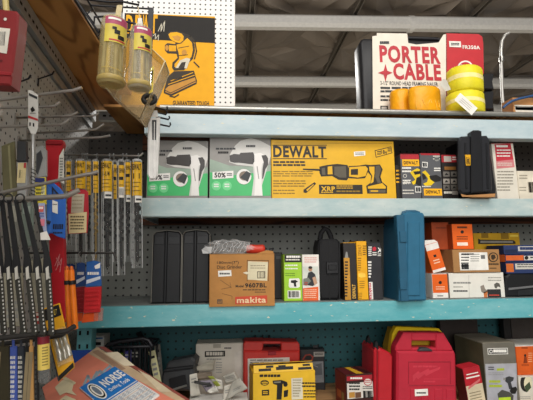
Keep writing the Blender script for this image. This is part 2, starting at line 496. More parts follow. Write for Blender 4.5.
ZBB = Z_BOT-.02
beam(ZBB-.06, ZBB+.0195, XB, T_LOW)
def deck(z, x0, m, y0, th=.018):
    g = G(); g.wbox(x0, y0, z-th, XR, YW-.002, z, m, .002); return g.build('shelf_deck', None, rk)
deck(Z_TOP, W(116, 110, 1.80).x, PLY, 1.627, .012); deck(Z_MID-.0005, XS, BROWN, 1.627); deck(Z_LOW-.0005, XB, DECKM, 1.627); deck(Z_BOT, XB, DECKW, 1.627)
g = G(); x0 = W(160, 110, 1.62).x; g.tube([(x0, 1.628, Z_TOP-.009), (XR, 1.628, Z_TOP-.009)], .0115, GALV, 10); g.build('edge_rail', None, rk)
for x, zt in ((XB, Z_LOW+.0), (2.74, Z_TOP-.02)):                       # front uprights with keyhole slots
    g = G(); g.wbox(x-.005, 1.652, 0, x+.05, 1.71, zt-.02, T_LOW, .003)
    F = Fr((x-.005, 1.652, 0), (1, 0, 0), (0, 0, 1))
    z = .6
    while z < zt-.05:
        for dx in (.012, .041): g.rect(F, dx-.004, z, dx+.004, z+.016, SLOT)
        z += .05
    g.build('upright', None, rk)
for x, z0, z1 in ((XS2, Z_TB0, Z_TB1), (XS, Z_MB0, Z_MID)):             # side plates that carry the short upper beams from the wall
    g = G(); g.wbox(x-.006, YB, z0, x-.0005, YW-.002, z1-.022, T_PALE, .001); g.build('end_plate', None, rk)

# plywood sheet over the corner
g = G()
zp = 2.232
xl0, xl1 = XW(-.3)-.0, XW(YW)
g.add([(xl0-.02, -.3, zp), (-.465, -.3, zp), (-.465, YW, zp), (xl1-.02, YW, zp), (xl0-.02, -.3, zp+.018), (-.465, -.3, zp+.018), (-.465, YW, zp+.018), (xl1-.02, YW, zp+.018)],
      [(3, 2, 1, 0), (4, 5, 6, 7), (0, 1, 5, 4), (1, 2, 6, 5), (2, 3, 7, 6), (3, 0, 4, 7)], PLY)
o = g.build('plywood_sheet', (-.55, 1.4, zp)); tag(o, 'brown knotty plywood sheet laid overhead across the corner above the hooks', 'plywood')
# ============================================================ top shelf
K11 = (120, 8, 3.92); K10 = (360, 25, 3.807)
PEG_W = pegboard('#e9e8e4', '#3a3a3a', pitch=.0245, r=.0042, st=.08)
a, b = W(119, 107, 1.80), W(234.3, 107, 1.80); top = W(234, -25, 1.80).z
g = G(); g.wbox(a.x, 1.80, Z_TOP+.0008, b.x, 1.806, top, PEG_W)
rp = root('display_board', 'white pegboard panel standing behind the yellow poster on the top shelf', 'board', (0, 1.8, Z_TOP))
g.build('pegboard_sheet', None, rp)
g = G(); g.tube([(b.x, 1.803, Z_TOP+.001), (b.x, 1.803, top)], .0035, WHITE, 6); g.build('edge_trim', None, rp)
# yellow poster
PY = mat('#e2a416', .7, var=.05); PB = mat('#1d1a17', .7); PG = mat('#c9c2ad', .6)
F = flat(170, 107, 1.793)
x0, v1 = F.uv(125, 13); x1, _ = F.uv(215, 13)
v0 = Z_TOP+.0008-F.O.z
pr = Print(F, K11)
pr.g.box(F, x0, v0, x1, v1, 0, .004, PY)
pr.p([(18, 20), (372, 40), (372, 138), (18, 118)], PB, 1)
YT = mat('#e2a416', .7)
for s_, xa, xb in (('D', 22, 52), ('E', 58, 84), ('W', 88, 116), ('T', 118, 148)):
    pr.t(s_, xa, 28, xb, 100, YT, 2, .05)
pr.t('GUARANTEED TOUGH.', 207, 366, 352, 382, INK, 2, .06)
for pts in ([(150, 92), (164, 60), (160, 95), (176, 50), (172, 92)], [(128, 112), (140, 100), (138, 124), (152, 104), (150, 128)]):
    pr.ln(pts, 2.5, PG, 3)
# the drawn chop saw
DK = mat('#2e2619', .6); MIDY = mat('#b9811b', .5)
pr.p([(172, 322), (188, 268), (212, 248), (290, 246), (302, 286), (300, 298), (200, 346), (172, 334)], DK, 2)
pr.p([(178, 318), (192, 306), (294, 272), (298, 292), (200, 338), (178, 330)], MIDY, 3)
pr.ln([(176, 322), (198, 334), (298, 286)], 3, DK, 4); pr.ln([(190, 300), (292, 264)], 3, YT, 4); pr.ln([(200, 286), (286, 254)], 3, YT, 4)
pr.p([(186, 100), (196, 92), (222, 90), (244, 96), (262, 104), (280, 118), (292, 142), (294, 168), (286, 200), (270, 214), (252, 244), (212, 246), (204, 234), (206, 214), (226, 196), (222, 180), (186, 178), (176, 166), (176, 146), (186, 138), (216, 142), (218, 136), (192, 122)], DK, 2)
pr.p([(190, 104), (198, 97), (222, 95), (242, 101), (250, 112), (248, 128), (236, 138), (222, 136), (208, 130), (196, 120)], YT, 3)
pr.p([(204, 112), (226, 108), (240, 116), (232, 130), (214, 126)], MIDY, 4)
pr.p([(222, 144), (240, 140), (264, 118), (282, 136), (286, 164), (280, 192), (266, 206), (250, 236), (226, 236), (214, 232), (214, 220), (232, 200), (230, 176), (224, 160)], YT, 3)
pr.p([(192, 146), (220, 148), (220, 170), (192, 170)], YT, 3); pr.el(184, 157, 7, 11, MIDY, 3)
pr.p([(218, 236), (236, 206), (262, 196), (276, 200), (262, 238)], PG, 4); pr.p([(228, 236), (242, 214), (258, 212), (252, 238)], DK, 5)
pr.ln([(254, 104), (276, 110), (294, 134), (300, 170), (292, 200)], 5, DK, 4); pr.ln([(290, 212), (310, 232)], 5, DK, 4)
pr.el(252, 176, 10, 12, MIDY, 4); pr.ln([(230, 158), (270, 150)], 2.5, DK, 4); pr.ln([(226, 188), (266, 184)], 2.5, DK, 4)
pr.ln([(196, 346), (214, 350), (230, 340)], 5, DK, 3); pr.p([(208, 262), (240, 254), (244, 272), (212, 282)], DK, 5)
o = pr.g.build('poster', F.P((x0+x1)/2, v0)); tag(o, 'yellow and black poster with a drawn chop saw leaning on white pegboard', 'poster')

# black carrying case in its white and red sleeve
CASEB = mat('#1d1d20', .45, bump=.15)
Y = 1.81
c = Carton(371, 32, 486, 110, Y, .115, Z_TOP, K=K10)
F = c.F; pr = c.pr
rt_ = root('nailer_case', 'black carrying case in a white and red printed sleeve behind the tow straps', 'tool case', c.org)
x0, x1 = F.uv(363, 90)[0], F.uv(481.5, 90)[0]; h = F.uv(440, 33)[1]
g = G()
g.prism(F, rrect(x0, .001, x1, h*.93, .03, 5), .012, .115, CASEB, .01, True); g.build('shell', None, rt_)
g = G(); hx0, hx1 = F.uv(409, 40)[0], F.uv(449, 40)[0]
g.tube([F.P(hx0, h*.9, .06), F.P(hx0+.006, h*.985, .06), F.P(hx0+.03, h*1.0, .06), F.P(hx1-.03, h*1.0, .06), F.P(hx1-.006, h*.985, .06), F.P(hx1, h*.9, .06)], .011, CASEB, 10); g.build('handle', None, rt_)
SLV = mat('#e4dccd', .5, var=.05); SRED = mat('#bf3138', .45, var=.05)
pr.p([(47, 42), (64, 40), (64, 30), (180, 32), (184, 68), (215, 74), (300, 66), (318, 36), (330, 34), (330, 326), (47, 327)], SLV, -2)
pr.p([(328, 31), (452, 34), (466, 44), (474, 70), (474, 326), (328, 326)], SRED, -2)
slv = Print(F, K10, G())
slv_o = pr.g.build('sleeve', None, rt_)
pr = slv
PCR = mat('#b8323c', .5)
pr.t('PORTER', 76, 84, 303, 142, PCR, 1, .07); pr.t('CABLE', 128, 150, 306, 208, PCR, 1, .07)
pr.p([(97, 148), (104, 174), (124, 182), (104, 190), (97, 216), (90, 190), (68, 182), (90, 174)], PCR, 1)
pr.t('3-1/2" ROUND HEAD FRAMING NAILER', 78, 218, 296, 228, DKGREY, 1, .02)
pr.small(78, 236, 292, 262, 2, DKGREY, 1, .55); pr.small(78, 268, 190, 296, 2, DKGREY, 1, .5)
pr.small(76, 62, 112, 74, 1, DKGREY, 1, .8)
sub(pr.g, 'lettering', slv_o)
st = Print(F, K10); st.el(401, 166, 31, 31, WHITE, 1); st.el(401, 166, 25, 25, SRED, 2); st.t('360', 383, 152, 420, 166, WHITE, 3, .05); sub(st.g, 'round_mark', slv_o)
st = Print(F, K10); st.t('FR350A', 391, 79, 456, 91, WHITE, 1, .05); sub(st.g, 'model_mark', slv_o)
st = Print(F, K10); st.r(78, 308, 106, 326, INK, 1); st.small(82, 312, 102, 324, 2, WHITE, 2); sub(st.g, 'corner_mark', slv_o)
st = Print(F, K10); st.r(340, 63, 383, 84, WHITE, 2.5); st.small(346, 69, 378, 80, 2, DKGREY, 3.5, .6); st.g.build('price_sticker', None, rt_)

# rolls of strap
ORG = mat('#eea512', .4, var=.1, bump=.5, bsc=55); YG = mat('#e3d62a', .5, var=.1, bump=.25, bsc=200); YG2 = mat('#efe39a', .55)
def strap_roll(nm, label, cat, pc, pr_px, z0, hgt, Y, m, band=None, grp=None, sq=1.0):
    c0 = W(pc, 100, Y); r = pr_px/FPX*Y*.995; g = G(); F = Fr((c0.x, Y, z0), (1, 0, 0), (0, 0, 1))
    rt2 = root(nm, label, cat, (c0.x, Y, z0), grp)
    n = 44; prof = []
    vs = []; fs = []
    rows = [(0, .90), (.06, .985), (.35, 1.0), (.65, 1.0), (.94, .985), (1, .90)]
    for t, k in rows:
        for j in range(n):
            a = 2*math.pi*j/n; wob = 1+.03*math.sin(a*3+t)+(.02*mnoise.noise(V((math.cos(a)*3, math.sin(a)*3, t*2+pc))))
            vs.append((c0.x+r*k*wob*math.cos(a), Y+r*.8*k*wob*math.sin(a)*sq, z0+hgt*t))
    for q in range(len(rows)-1):
        for j in range(n): fs.append((q*n+j, q*n+(j+1) % n, (q+1)*n+(j+1) % n, (q+1)*n+j))
    fs.append(tuple(reversed(range(n)))); fs.append(tuple((len(rows)-1)*n+j for j in range(n)))
    g.add(vs, fs, m, True)
    k = 5
    for q in range(k):                                        # the turns of the roll show on its flat ends
        rr = r*(.85-.13*q)
        for zz in (z0+hgt*1.004,): g.tube([(c0.x+rr*math.cos(a*math.pi/12), Y+rr*.8*sq*math.sin(a*math.pi/12), zz) for a in range(24)], .0016, m, 4, True)
    g.build('webbing', None, rt2)
    if band:
        g = G(); vs = []
        for t in (.46, .64):
            for j in range(n):
                a = 2*math.pi*j/n; wob = 1.006+.03*math.sin(a*3+t)+(.02*mnoise.noise(V((math.cos(a)*3, math.sin(a)*3, t*2+pc))))
                vs.append((c0.x+r*wob*math.cos(a), Y+r*.8*wob*math.sin(a)*sq, z0+hgt*t+.002*math.sin(a*2)))
        g.add(vs, [(j, (j+1) % n, n+(j+1) % n, n+j) for j in range(n)], band, True); g.build('stripe', None, rt2)
    return rt2, F, r
zt = Z_TOP+.001
hh = lambda py, Y: W(400, py, Y).z
strap_roll('tow_strap', 'smaller orange strap roll nearest the black end of the large case', 'strap', 401, 12, zt, hh(92, 1.745)-zt, 1.745, ORG, None, None)
q, F, r = strap_roll('tow_strap', 'wide orange strap roll in crinkled wrap beside the yellow webbing rolls', 'strap', 424.5, 18, zt, hh(89.5, 1.675)-zt, 1.66, ORG, None, None, .6)
g = G(); rd = random.Random(3)
for k in range(7):
    x = -r*.7+k*r*.23; g.tube([F.P(x+.004*rd.uniform(-1, 1), .01+.006*k % .03, -math.sqrt(max(0, 1-(x/r)**2))*r*.48-.0015), F.P(x+.012*rd.uniform(-1, 1), .05, -math.sqrt(max(0, 1-(x/r)**2))*r*.48-.0015)], .0012, mat('#f6c552', .25), 5)
g.build('wrinkle', None, q)
zl = hh(92.5, 1.68)
strap_roll('webbing_roll', 'bright yellow webbing roll at the bottom of its stack with the hanging paper tag', 'strap', 465, 20.5, zt, zl-zt-.004, 1.68, YG, YG2, None)
q2, F2, r2 = strap_roll('webbing_roll', 'bright yellow webbing roll lying on top of the tagged one', 'strap', 466.5, 19.5, zl+.0005, hh(68.5, 1.68)-zl, 1.68, YG, YG2, None)
# torn label on the upper roll
pr = Print(Fr(W(450, 88, 1.608), (1, .5, 0), (0, 0, 1)), K10); g = pr.g
p = [(302, 224), (316, 205), (330, 210), (346, 246), (326, 252)]
pr.p(p, PAPER, 0); g.build('torn_label', None, q2)
# paper tag
Ft = Fr(W(466, 104, 1.586), (math.cos(.75), 0, -math.sin(.75)), (math.sin(.75), 0, math.cos(.75)))
g = G(); g.box(Ft, -.050, -.022, .050, .022, 0, .0008, WHITE); 
for k in range(3): g.rect(Ft, -.03, -.012+.009*k, .03, -.009+.009*k, mat('#b9b6ac'))
rp = root('hang_tag', 'white paper tag dangling over the shelf edge from the lower yellow webbing roll', 'tag', Ft.O)
g.build('card', None, rp)
g = G(); g.tube([Ft.P(-.046, 0, .0015), Ft.P(-.055, .004, .004)], .0008, PAPER, 5); g.build('string', None, rp)
# black ratchet hook behind the rolls
g = G(); Y = 1.715
F = flat(488, 109, Y); pr = Print(F)
v0 = zt-F.O.z
us = lambda px, py: F.uv(px, py)
rp = root('strap_bracket', 'black plastic strap bracket with two lobes behind the yellow webbing rolls', 'bracket', F.P(0, v0))
for (y0, y1) in ((73, 89), (91, 109)):
    a = us(484, y1); b = us(494, y0)
    g = G(); g.prism(F, [(a[0], max(a[1], v0)), (b[0]-.006, max(a[1], v0)), (b[0]-.01, (a[1]+b[1])/2), (b[0]-.002, b[1]-.02), (b[0], b[1]), (a[0], b[1]-.006)], 0, .04, CASEB, .004); g.build('lobe', None, rp)
a = us(490, 108); b = us(494, 71); g = G(); g.box(F, a[0], v0, b[0]-.004, b[1]-.003, .018, .03, CASEB, .003); g.build('web_plate', None, rp)

# bright rod, blue hose, carton with a pale label at the end of the top shelf
g = G(); Y = 1.84
A = W(503, 110, Y); A.z = zt+.002
pts = [A, W(502, 90, Y), W(501.5, 70, Y), W(501, 50, Y), W(502, 41, Y), W(505, 35, Y), W(509, 33, Y)]
g.tube(pts, .0078, mat('#b5b3ae', .42, .6), 12)
rp = root('support_rod', 'grey metal rod with a bent tip standing upright on the top shelf', 'rod', A)
g.build('rod', None, rp)
g = G(); g.lathe(W(501.6, 62, Y), W(501.6, 57, Y), [(0, .012), (.3, .0125), (.7, .0125), (1, .012)], STEEL, 12); g.build('collar', None, rp)
g = G(); g.lathe(A-V((0, 0, .0015)), A+V((0, 0, .012)), [(0, .016), (.6, .016), (1, .011)], STEEL, 14); g.build('foot', None, rp)
c = Carton(513, 98, 560, 110, 1.72, .08, Z_TOP).body(CARD)
st = c.part('printed_label'); st.r(516, 106.5, 533, 115, PAPER); st.r(515, 105.5, 545, 110, PAPER); st.small(517, 106.4, 532, 108.2, 1, GREY)
c.done('cardboard_box', 'low brown cardboard box with a cream label at the end of the top shelf', 'box')
g = G(); Y = 1.70
g.tube([W(503, 108, Y), W(506, 105, Y), W(512, 101, Y), W(520, 98.5, Y), W(532, 96, Y), W(548, 92, Y), W(566, 93, Y), W(580, 108.5, Y)], .006, mat('#31527f', .35), 8)
g2 = G()
o = g.build('air_hose', W(505, 108, Y)); tag(o, 'dark blue hose looping from the grey metal rod over the brown cardboard box', 'hose')
# ============================================================ second shelf
K1 = (130, 110, 3.636); K2 = (260, 110, 3.636); K3 = (390, 110, 3.636)
z2 = Z_MID
GRN = mat('#3fb568', .4, var=.04); HGW = mat('#cfcdc8', .4, var=.04); HGD = mat('#8f8c88', .45, var=.05); HTB = mat('#3a3634', .35); GR2 = mat('#6fcf8c', .45, var=.03); HGT = mat('#e6e3df', .4, var=.03)
def heat_box(x0, y0, x1, dx, dy, lab, Y, red=False):
    c = Carton(x0, y0, x1, 196.5, Y, .16, z2, K=K1).body(HGD); pr = c.pr; F = c.F
    c.full(HGD, 1)
    def P(pts, m, l=2): pr.p([(x+dx, y+dy) for x, y in pts], m, l)
    bx0, bx1 = (x0-130)*3.636+1, (x1-130)*3.636-1
    # green foot of the print, pale wave across it
    pr.p([(bx0, 178+dy), (bx0+70, 202+dy), (bx0+150, 206+dy), (bx1, 200+dy), (bx1, 242+dy), (bx0, 250+dy)], mat('#93a596', .45), 1.6)
    pr.p([(bx0, 226+dy), (bx0+70, 240+dy), (bx1, 222+dy), (bx1, 312), (bx0, 312)], GRN, 2.2)
    pr.p([(bx0+92, 130+dy), (bx0+112, 112+dy), (bx0+150, 102+dy), (bx0+184, 112+dy), (bx1, 132+dy), (bx1, 170+dy), (bx0+178, 312), (bx0+152, 312), (bx0+160, 250+dy), (bx0+158, 206+dy), (bx0+100, 200+dy), (bx0+70, 190+dy), (bx0+74, 160+dy)], HGW, 3)
    # drawn heat gun
    P([(362, 166), (378, 160), (398, 162), (402, 156), (448, 154), (452, 166), (452, 188), (446, 198), (398, 192), (378, 192), (364, 188)], HTB, 5)
    P([(352, 174), (364, 170), (364, 184), (352, 180)], HGD, 5)
    P([(452, 160), (474, 156), (492, 166), (494, 184), (480, 196), (476, 230), (482, 312-dy), (452, 312-dy), (456, 232), (450, 200), (448, 190)], HGT, 5)
    P([(478, 166), (494, 164), (502, 176), (502, 200), (492, 216), (484, 250), (480, 250), (482, 212), (486, 190)], HTB, 6)
    pr.ln([(462+dx, 206+dy), (468+dx, 250+dy)], 3, HGD, 6)
    pr.small(422+dx, 128+dy, 456+dx, 137+dy, 1, DKGREY, 6, .85, .05)
    pr.small(312+dx, 138+dy, 388+dx, 147+dy, 1, DKGREY, 4, .7); pr.small(320+dx, 151+dy, 360+dx, 160+dy, 1, INK, 4, .8)
    st = pr
    st.p([(300+dx, 226+dy), (376+dx, 221+dy), (376+dx, 247+dy), (300+dx, 252+dy)], HGT, 4)
    st.t('50%', 307+dx, 228+dy, 348+dx, 246+dy, INK, 6, .05)
    st.small(352+dx, 230+dy, 372+dx, 242+dy, 2, DKGREY, 6)
    for q in (314, 353):
        st.el(q+dx, 276+dy, 17, 17, GR2, 4); st.small(q-9+dx, 268+dy, q+9+dx, 284+dy, 2, HGT, 5, .6)
    st.el(414+dx, 243+dy, 27, 28, HGT, 7); st.el(416+dx, 240+dy, 19, 17, mat('#8a7a6c'), 8); st.p([(400+dx, 246+dy), (424+dx, 222+dy), (440+dx, 232+dy), (428+dx, 262+dy)], DKGREY, 9)
    return c
c = heat_box(147, 140.5, 208, -230, 8, '', 1.665)
c.done('heat_gun_box', 'green and grey heat gun box beside the drill tubes, partly behind the hanging white sleeve', 'box', 'heat gun boxes')
c = heat_box(209.5, 137.5, 271, 0, 0, '', 1.65)
p_ = c.part('tuck_flap'); Ft = c.right_frame(); p_.g.box(c.F, -c.w/2+.004, c.h+.0005, c.w/2-.004, c.h+.003, .002, .158, HGD)
c.done('heat_gun_box', 'green and grey heat gun box touching the wide yellow saw box', 'box', 'heat gun boxes')

# wide yellow saw box
SY = mat('#dfac1e', .45, var=.05); SYD = mat('#8f6f1d', .5); SB = mat('#2b261e', .5); SG = mat('#5b5446', .45)
c = Carton(271.5, 140.5, 395, 196.5, 1.642, .14, z2, K=K2).body(SY); pr = c.pr
pr.t('DEWALT', 48, 132, 240, 172, SB, 1, .07); pr.ln([(46, 128), (242, 128)], 3, SB, 1); pr.ln([(46, 177), (242, 177)], 3, SB, 1)
pr.small(48, 186, 170, 208, 2, SB, 1, .6); pr.small(48, 222, 200, 246, 3, SYD, 1, .45); pr.small(48, 256, 172, 284, 3, SYD, 1, .45); pr.small(48, 290, 130, 312, 2, SYD, 1, .4)
pr.r(215, 272, 372, 305, SB, 1); pr.t('XRP', 222, 278, 272, 296, SY, 2, .06); pr.small(278, 275, 340, 290, 2, SY, 2, .4); pr.small(278, 293, 368, 302, 1, SYD, 2, .6); pr.small(222, 298, 268, 303, 1, SY, 2, .6)
# drawn saw
pr.p([(156, 213), (214, 214), (222, 222), (156, 218)], SB, 1)
pr.p([(216, 206), (244, 200), (280, 196), (318, 200), (322, 212), (322, 246), (316, 256), (286, 254), (262, 240), (222, 242), (216, 228)], SB, 1)
pr.p([(246, 206), (262, 204), (264, 234), (246, 234)], SY, 2); pr.p([(224, 212), (236, 210), (238, 236), (226, 236)], SG, 2); pr.p([(270, 206), (312, 204), (314, 246), (290, 246), (270, 236)], SG, 2)
pr.p([(322, 204), (362, 202), (384, 198), (400, 200), (436, 198), (446, 216), (438, 242), (444, 262), (462, 276), (462, 304), (390, 304), (386, 276), (402, 264), (404, 240), (392, 226), (382, 248), (354, 250), (322, 248)], SB, 1)
pr.p([(324, 208), (384, 204), (392, 214), (384, 240), (356, 246), (324, 242)], SY, 2); pr.p([(330, 216), (356, 214), (356, 236), (330, 236)], SB, 3)
pr.p([(396, 206), (416, 206), (416, 230), (412, 262), (402, 268), (408, 240), (398, 222)], SY, 2); pr.p([(420, 204), (434, 202), (440, 216), (432, 244), (440, 266), (428, 266), (418, 244)], SG, 2)
pr.p([(392, 278), (444, 266), (458, 280), (456, 286), (392, 286)], SY, 2); pr.p([(396, 290), (456, 290), (456, 301), (396, 301)], SG, 2); pr.small(402, 292, 430, 299, 1, SY, 3, .8)
pr.p([(158, 290), (198, 262), (204, 268), (180, 292), (168, 302), (158, 300)], SB, 1); pr.p([(168, 290), (194, 270), (196, 272), (172, 296)], SY, 2)
pr.ln([(418, 148), (476, 134), (480, 156), (422, 172)], 2.5, SB, 1, True); pr.t('18v', 440, 146, 462, 160, SB, 1, .05); pr.small(426, 150, 440, 166, 2, SB, 1, .5); pr.small(464, 140, 476, 154, 2, SB, 1, .5)
pr.ln([(50, 120), (480, 122)], 1.2, SYD, 1)
st = c.part('price_sticker'); st.p([(341, 152), (382, 149), (383, 165), (342, 169)], WHITE, 1.5); st.small(346, 155, 379, 165, 2, GREY, 2.5, .55)
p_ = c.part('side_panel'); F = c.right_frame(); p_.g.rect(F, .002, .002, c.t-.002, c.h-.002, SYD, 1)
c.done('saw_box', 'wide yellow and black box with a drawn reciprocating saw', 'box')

# narrow dark box then the two grey drill boxes
c = Carton(396, 165, 400, 196.5, 1.68, .12, z2).body(mat('#2b2723')); c.pr.small(396, 170, 399.4, 185, 4, YEL, 1, .4)
c.done('narrow_box', 'sliver of a narrow dark box squeezed between the yellow saw box and a drill box', 'box')
DBG = mat('#5a5b5e', .4, var=.05); DRED = mat('#b32a33', .45)
c = Carton(401.2, 154.5, 420.2, 196.5, 1.657, .13, z2, K=K3).body(DBG); pr = c.pr
pr.r(38, 163, 111, 178, DRED, 1); pr.r(45, 180, 105, 204, YEL, 1); pr.t('DEWALT', 50, 186, 101, 198, INK, 2, .06)
pr.small(44, 208, 78, 232, 2, WHITE, 1, .5); pr.small(46, 254, 76, 272, 2, WHITE, 1, .4); pr.t('20V', 46, 256, 72, 270, PAPER, 2, .04)
DY = mat('#e3c01c', .45)
pr.p([(72, 226), (98, 212), (110, 216), (111, 240), (98, 246), (104, 262), (84, 272), (78, 262), (92, 254), (82, 240)], DY, 2)
pr.p([(84, 224), (110, 222), (110, 232), (90, 236)], INK, 3); pr.p([(96, 246), (110, 244), (110, 276), (92, 268)], INK, 3); pr.el(54, 240, 7, 7, PAPER, 2); pr.el(54, 240, 5, 5, DBG, 3)
pr.small(46, 290, 88, 312, 2, PAPER, 1, .35)
st = c.part('price_sticker'); st.r(92, 278, 113, 300, WHITE, 1.5); st.bars(94, 281, 111, 297, DKGREY, 3, 7)
p_ = c.part('lid_flap'); p_.g.box(c.F, -c.w/2+.002, c.h+.0004, c.w/2-.002, c.h+.0026, .001, .125, DRED)
c.done('drill_box', 'grey and red drill box with a yellow banner near its top edge', 'box', 'drill boxes')
c = Carton(420.9, 153.8, 441.5, 196.5, 1.655, .13, z2, K=K3).body(DBG); pr = c.pr
pr.r(112, 160, 186, 164, DRED, 1); pr.r(124, 286, 188, 311, YEL, 1); pr.t('DEWALT', 130, 292, 182, 304, INK, 2, .06)
pr.p([(116, 226), (128, 220), (146, 240), (158, 238), (184, 244), (184, 256), (162, 262), (150, 274), (128, 276), (120, 268), (134, 262), (138, 250), (128, 236)], DY, 2)
pr.p([(142, 240), (168, 236), (186, 246), (184, 258), (160, 262), (146, 252)], INK, 3); pr.p([(116, 234), (124, 232), (132, 248), (120, 254)], INK, 3)
pr.small(160, 210, 184, 226, 2, WHITE, 1, .5); pr.small(156, 166, 182, 186, 2, PAPER, 1, .35); pr.el(170, 178, 9, 9, GREY, 1); pr.small(116, 276, 150, 284, 1, PAPER, 1)
st = c.part('price_sticker'); st.p([(117, 188), (137, 190), (136, 210), (116, 208)], WHITE, 1.5); st.bars(119, 192, 134, 206, DKGREY, 3, 6)
p_ = c.part('lid_flap'); p_.g.box(c.F, -c.w/2+.002, c.h+.0004, c.w/2-.002, c.h+.0026, .001, .125, DRED)
c.done('drill_box', 'grey and red drill box with a yellow banner along its bottom edge', 'box', 'drill boxes')
BXB = mat('#26211f', .5)
c = Carton(442.2, 154.5, 457.6, 196.5, 1.668, .12, z2, K=K3).body(BXB); pr = c.pr
pr.r(188, 164, 250, 190, DRED, 1); pr.r(196, 168, 222, 188, mat('#b9b2a8'), 2); pr.small(226, 170, 246, 186, 2, WHITE, 2, .5)
pr.small(198, 206, 240, 220, 1, mat('#8d5f2a'), 1, .85, .05)
for xx in (194, 222):
    for yy, m in ((224, '#77726b'), (250, '#9a938a'), (272, '#6b665f')):
        pr.r(xx, yy, xx+22, yy+18, mat(m), 1); pr.p([(xx+4, yy+14), (xx+10, yy+4), (xx+18, yy+12)], INK, 2)
pr.small(196, 296, 240, 306, 1, PAPER, 1, .8)
p_ = c.part('shelf_tag'); p_.r(226, 294, 246, 308, mat('#9a948c'), 2)
c.done('photo_box', 'black box with a red top band and six small pictures beside the black tool case', 'box')

# black tool case standing on end in its open tray
CB = mat('#1a1b1e', .4, var=.1, bump=.12, bsc=300); CB2 = mat('#232428', .42)
F = flat(476.5, 170, 1.575); pr = Print(F, K3)
rt_ = root('tool_case', 'ribbed black plastic tool case standing on end with a small yellow badge', 'tool case', (F.O.x, 1.70, z2))
def ol(pts): return [pr.c(x, y) for x, y in pts]
zf = z2+.001-F.O.z
base = zf+.012
o_ = ol([(250, 104), (262, 96), (356, 94), (366, 106), (376, 280), (374, 298), (262, 306), (250, 290)])
o_ = [(u, max(v, base)) for u, v in o_]
o_ = [(u, min(v, Z_TB0-.004-F.O.z)) for u, v in o_]; o_ = [o_[k] for k in (0, 2, 4, 5, 6, 7) if k not in (2, 0)] + []
tb = Z_TB0-.004-F.O.z
xl_ = W(457.6, 170, 1.668).x+.003-F.O.x
o_ = [(xl_, tb), (pr.c(364, 0)[0], tb), (pr.c(376, 0)[0], pr.c(0, 280)[1]), (pr.c(374, 0)[0], base+.004), (xl_+.006, base), (xl_, base+.012)]
g = G(); g.prism(F, o_, .024, .19, CB, .006); g.build('shell', None, rt_)
g = G(); o_ = ol([(251, 110), (261, 95), (354, 92), (364, 106), (374, 280), (371, 297), (263, 304), (251, 290)]); o_ = [(u, max(v, base+.002)) for u, v in o_]
g.prism(F, o_, 0, .0225, CB2, .006); g.build('lid', None, rt_)
g = G(); g.prism(F, [pr.c(290, 304), pr.c(334, 300), pr.c(328, 80), pr.c(318, 76), pr.c(298, 76), pr.c(290, 82)], -.014, .0215, CB, .005); g.build('handle_spine', None, rt_)
g = G()
for x in (270, 348): g.prism(F, ol([(x, 120), (x+6, 120), (x+12, 286), (x+4, 286)]), -.004, .01, CB, .0015)
g.build('rib', None, rt_)
g = G(); g.box(F, *[k for k in (*pr.c(274, 203), *pr.c(294, 164))], -.0055, .01, mat('#d9a21b', .45), .001); bd_ = g.build('badge', None, rt_)
b = Print(F.shift(-.006), K3); b.t('DEWALT', 278, 172, 289, 197, INK, 1, .05, 1); sub(b.g, 'lettering', bd_)
g = G(); a0, a1 = pr.c(256, 300)[0], pr.c(374, 300)[0]
g.box(F, xl_, zf, a1, zf+.003, .005, .19, CARD); g.prism(F, [(a0, zf), (a1, zf), (a1+.004, zf+.014), (a0+.02, zf+.006), (a0-.004, zf+.012)], -.010, -.0085, CARD)
tag(g.build('cardboard_tray', F.P(0, zf)), 'torn brown cardboard tray under the ribbed black tool case', 'tray')

# red and white blade box, beige box
RWB = mat('#d9d3c5', .5, var=.04); RWR = mat('#bb3440', .45, var=.05)
c = Carton(494.5, 143.5, 516.5, 196.8, 1.655, .09, z2, K=K3, lean=R(1.6)).body(RWB); pr = c.pr
pr.p([(380, 125), (438, 122), (449, 180), (386, 186)], RWR, 1)
pr.p([(386, 186), (449, 180), (453, 208), (387, 214)], mat('#c87a7c'), 1)
pr.small(386, 128, 428, 137, 1, WHITE, 2, .85, .05); pr.small(388, 144, 440, 176, 3, WHITE, 2, .4); pr.small(390, 192, 446, 206, 2, RWB, 2, .4)
pr.small(390, 222, 452, 300, 7, mat('#8c8578'), 1, .4)
p_ = c.part('lid_flap'); p_.g.box(c.F, -c.w/2+.002, c.h+.0003, c.w/2-.002, c.h+.002, .001, .085, RWR)
c.done('blade_box', 'tall narrow red and white box leaning slightly beside the ribbed black tool case', 'box')
c = Carton(518.5, 171, 549, 197, 1.65, .12, z2, K=K3).body(mat('#d8cfbc', .6)); pr = c.pr
pr.small(470, 236, 500, 256, 2, mat('#9b9282'), 1, .4); pr.bars(504, 262, 530, 300, mat('#9b9282'), 1, 8); pr.small(470, 280, 496, 300, 2, mat('#9b9282'), 1, .35)
p_ = c.part('tape_strip'); p_.g.rect(c.top_frame(), -.006, 0, .006, c.t, CLEAR, 1)
c.done('beige_box', 'low beige carton at the open end of the shelf past the red and white box', 'box')
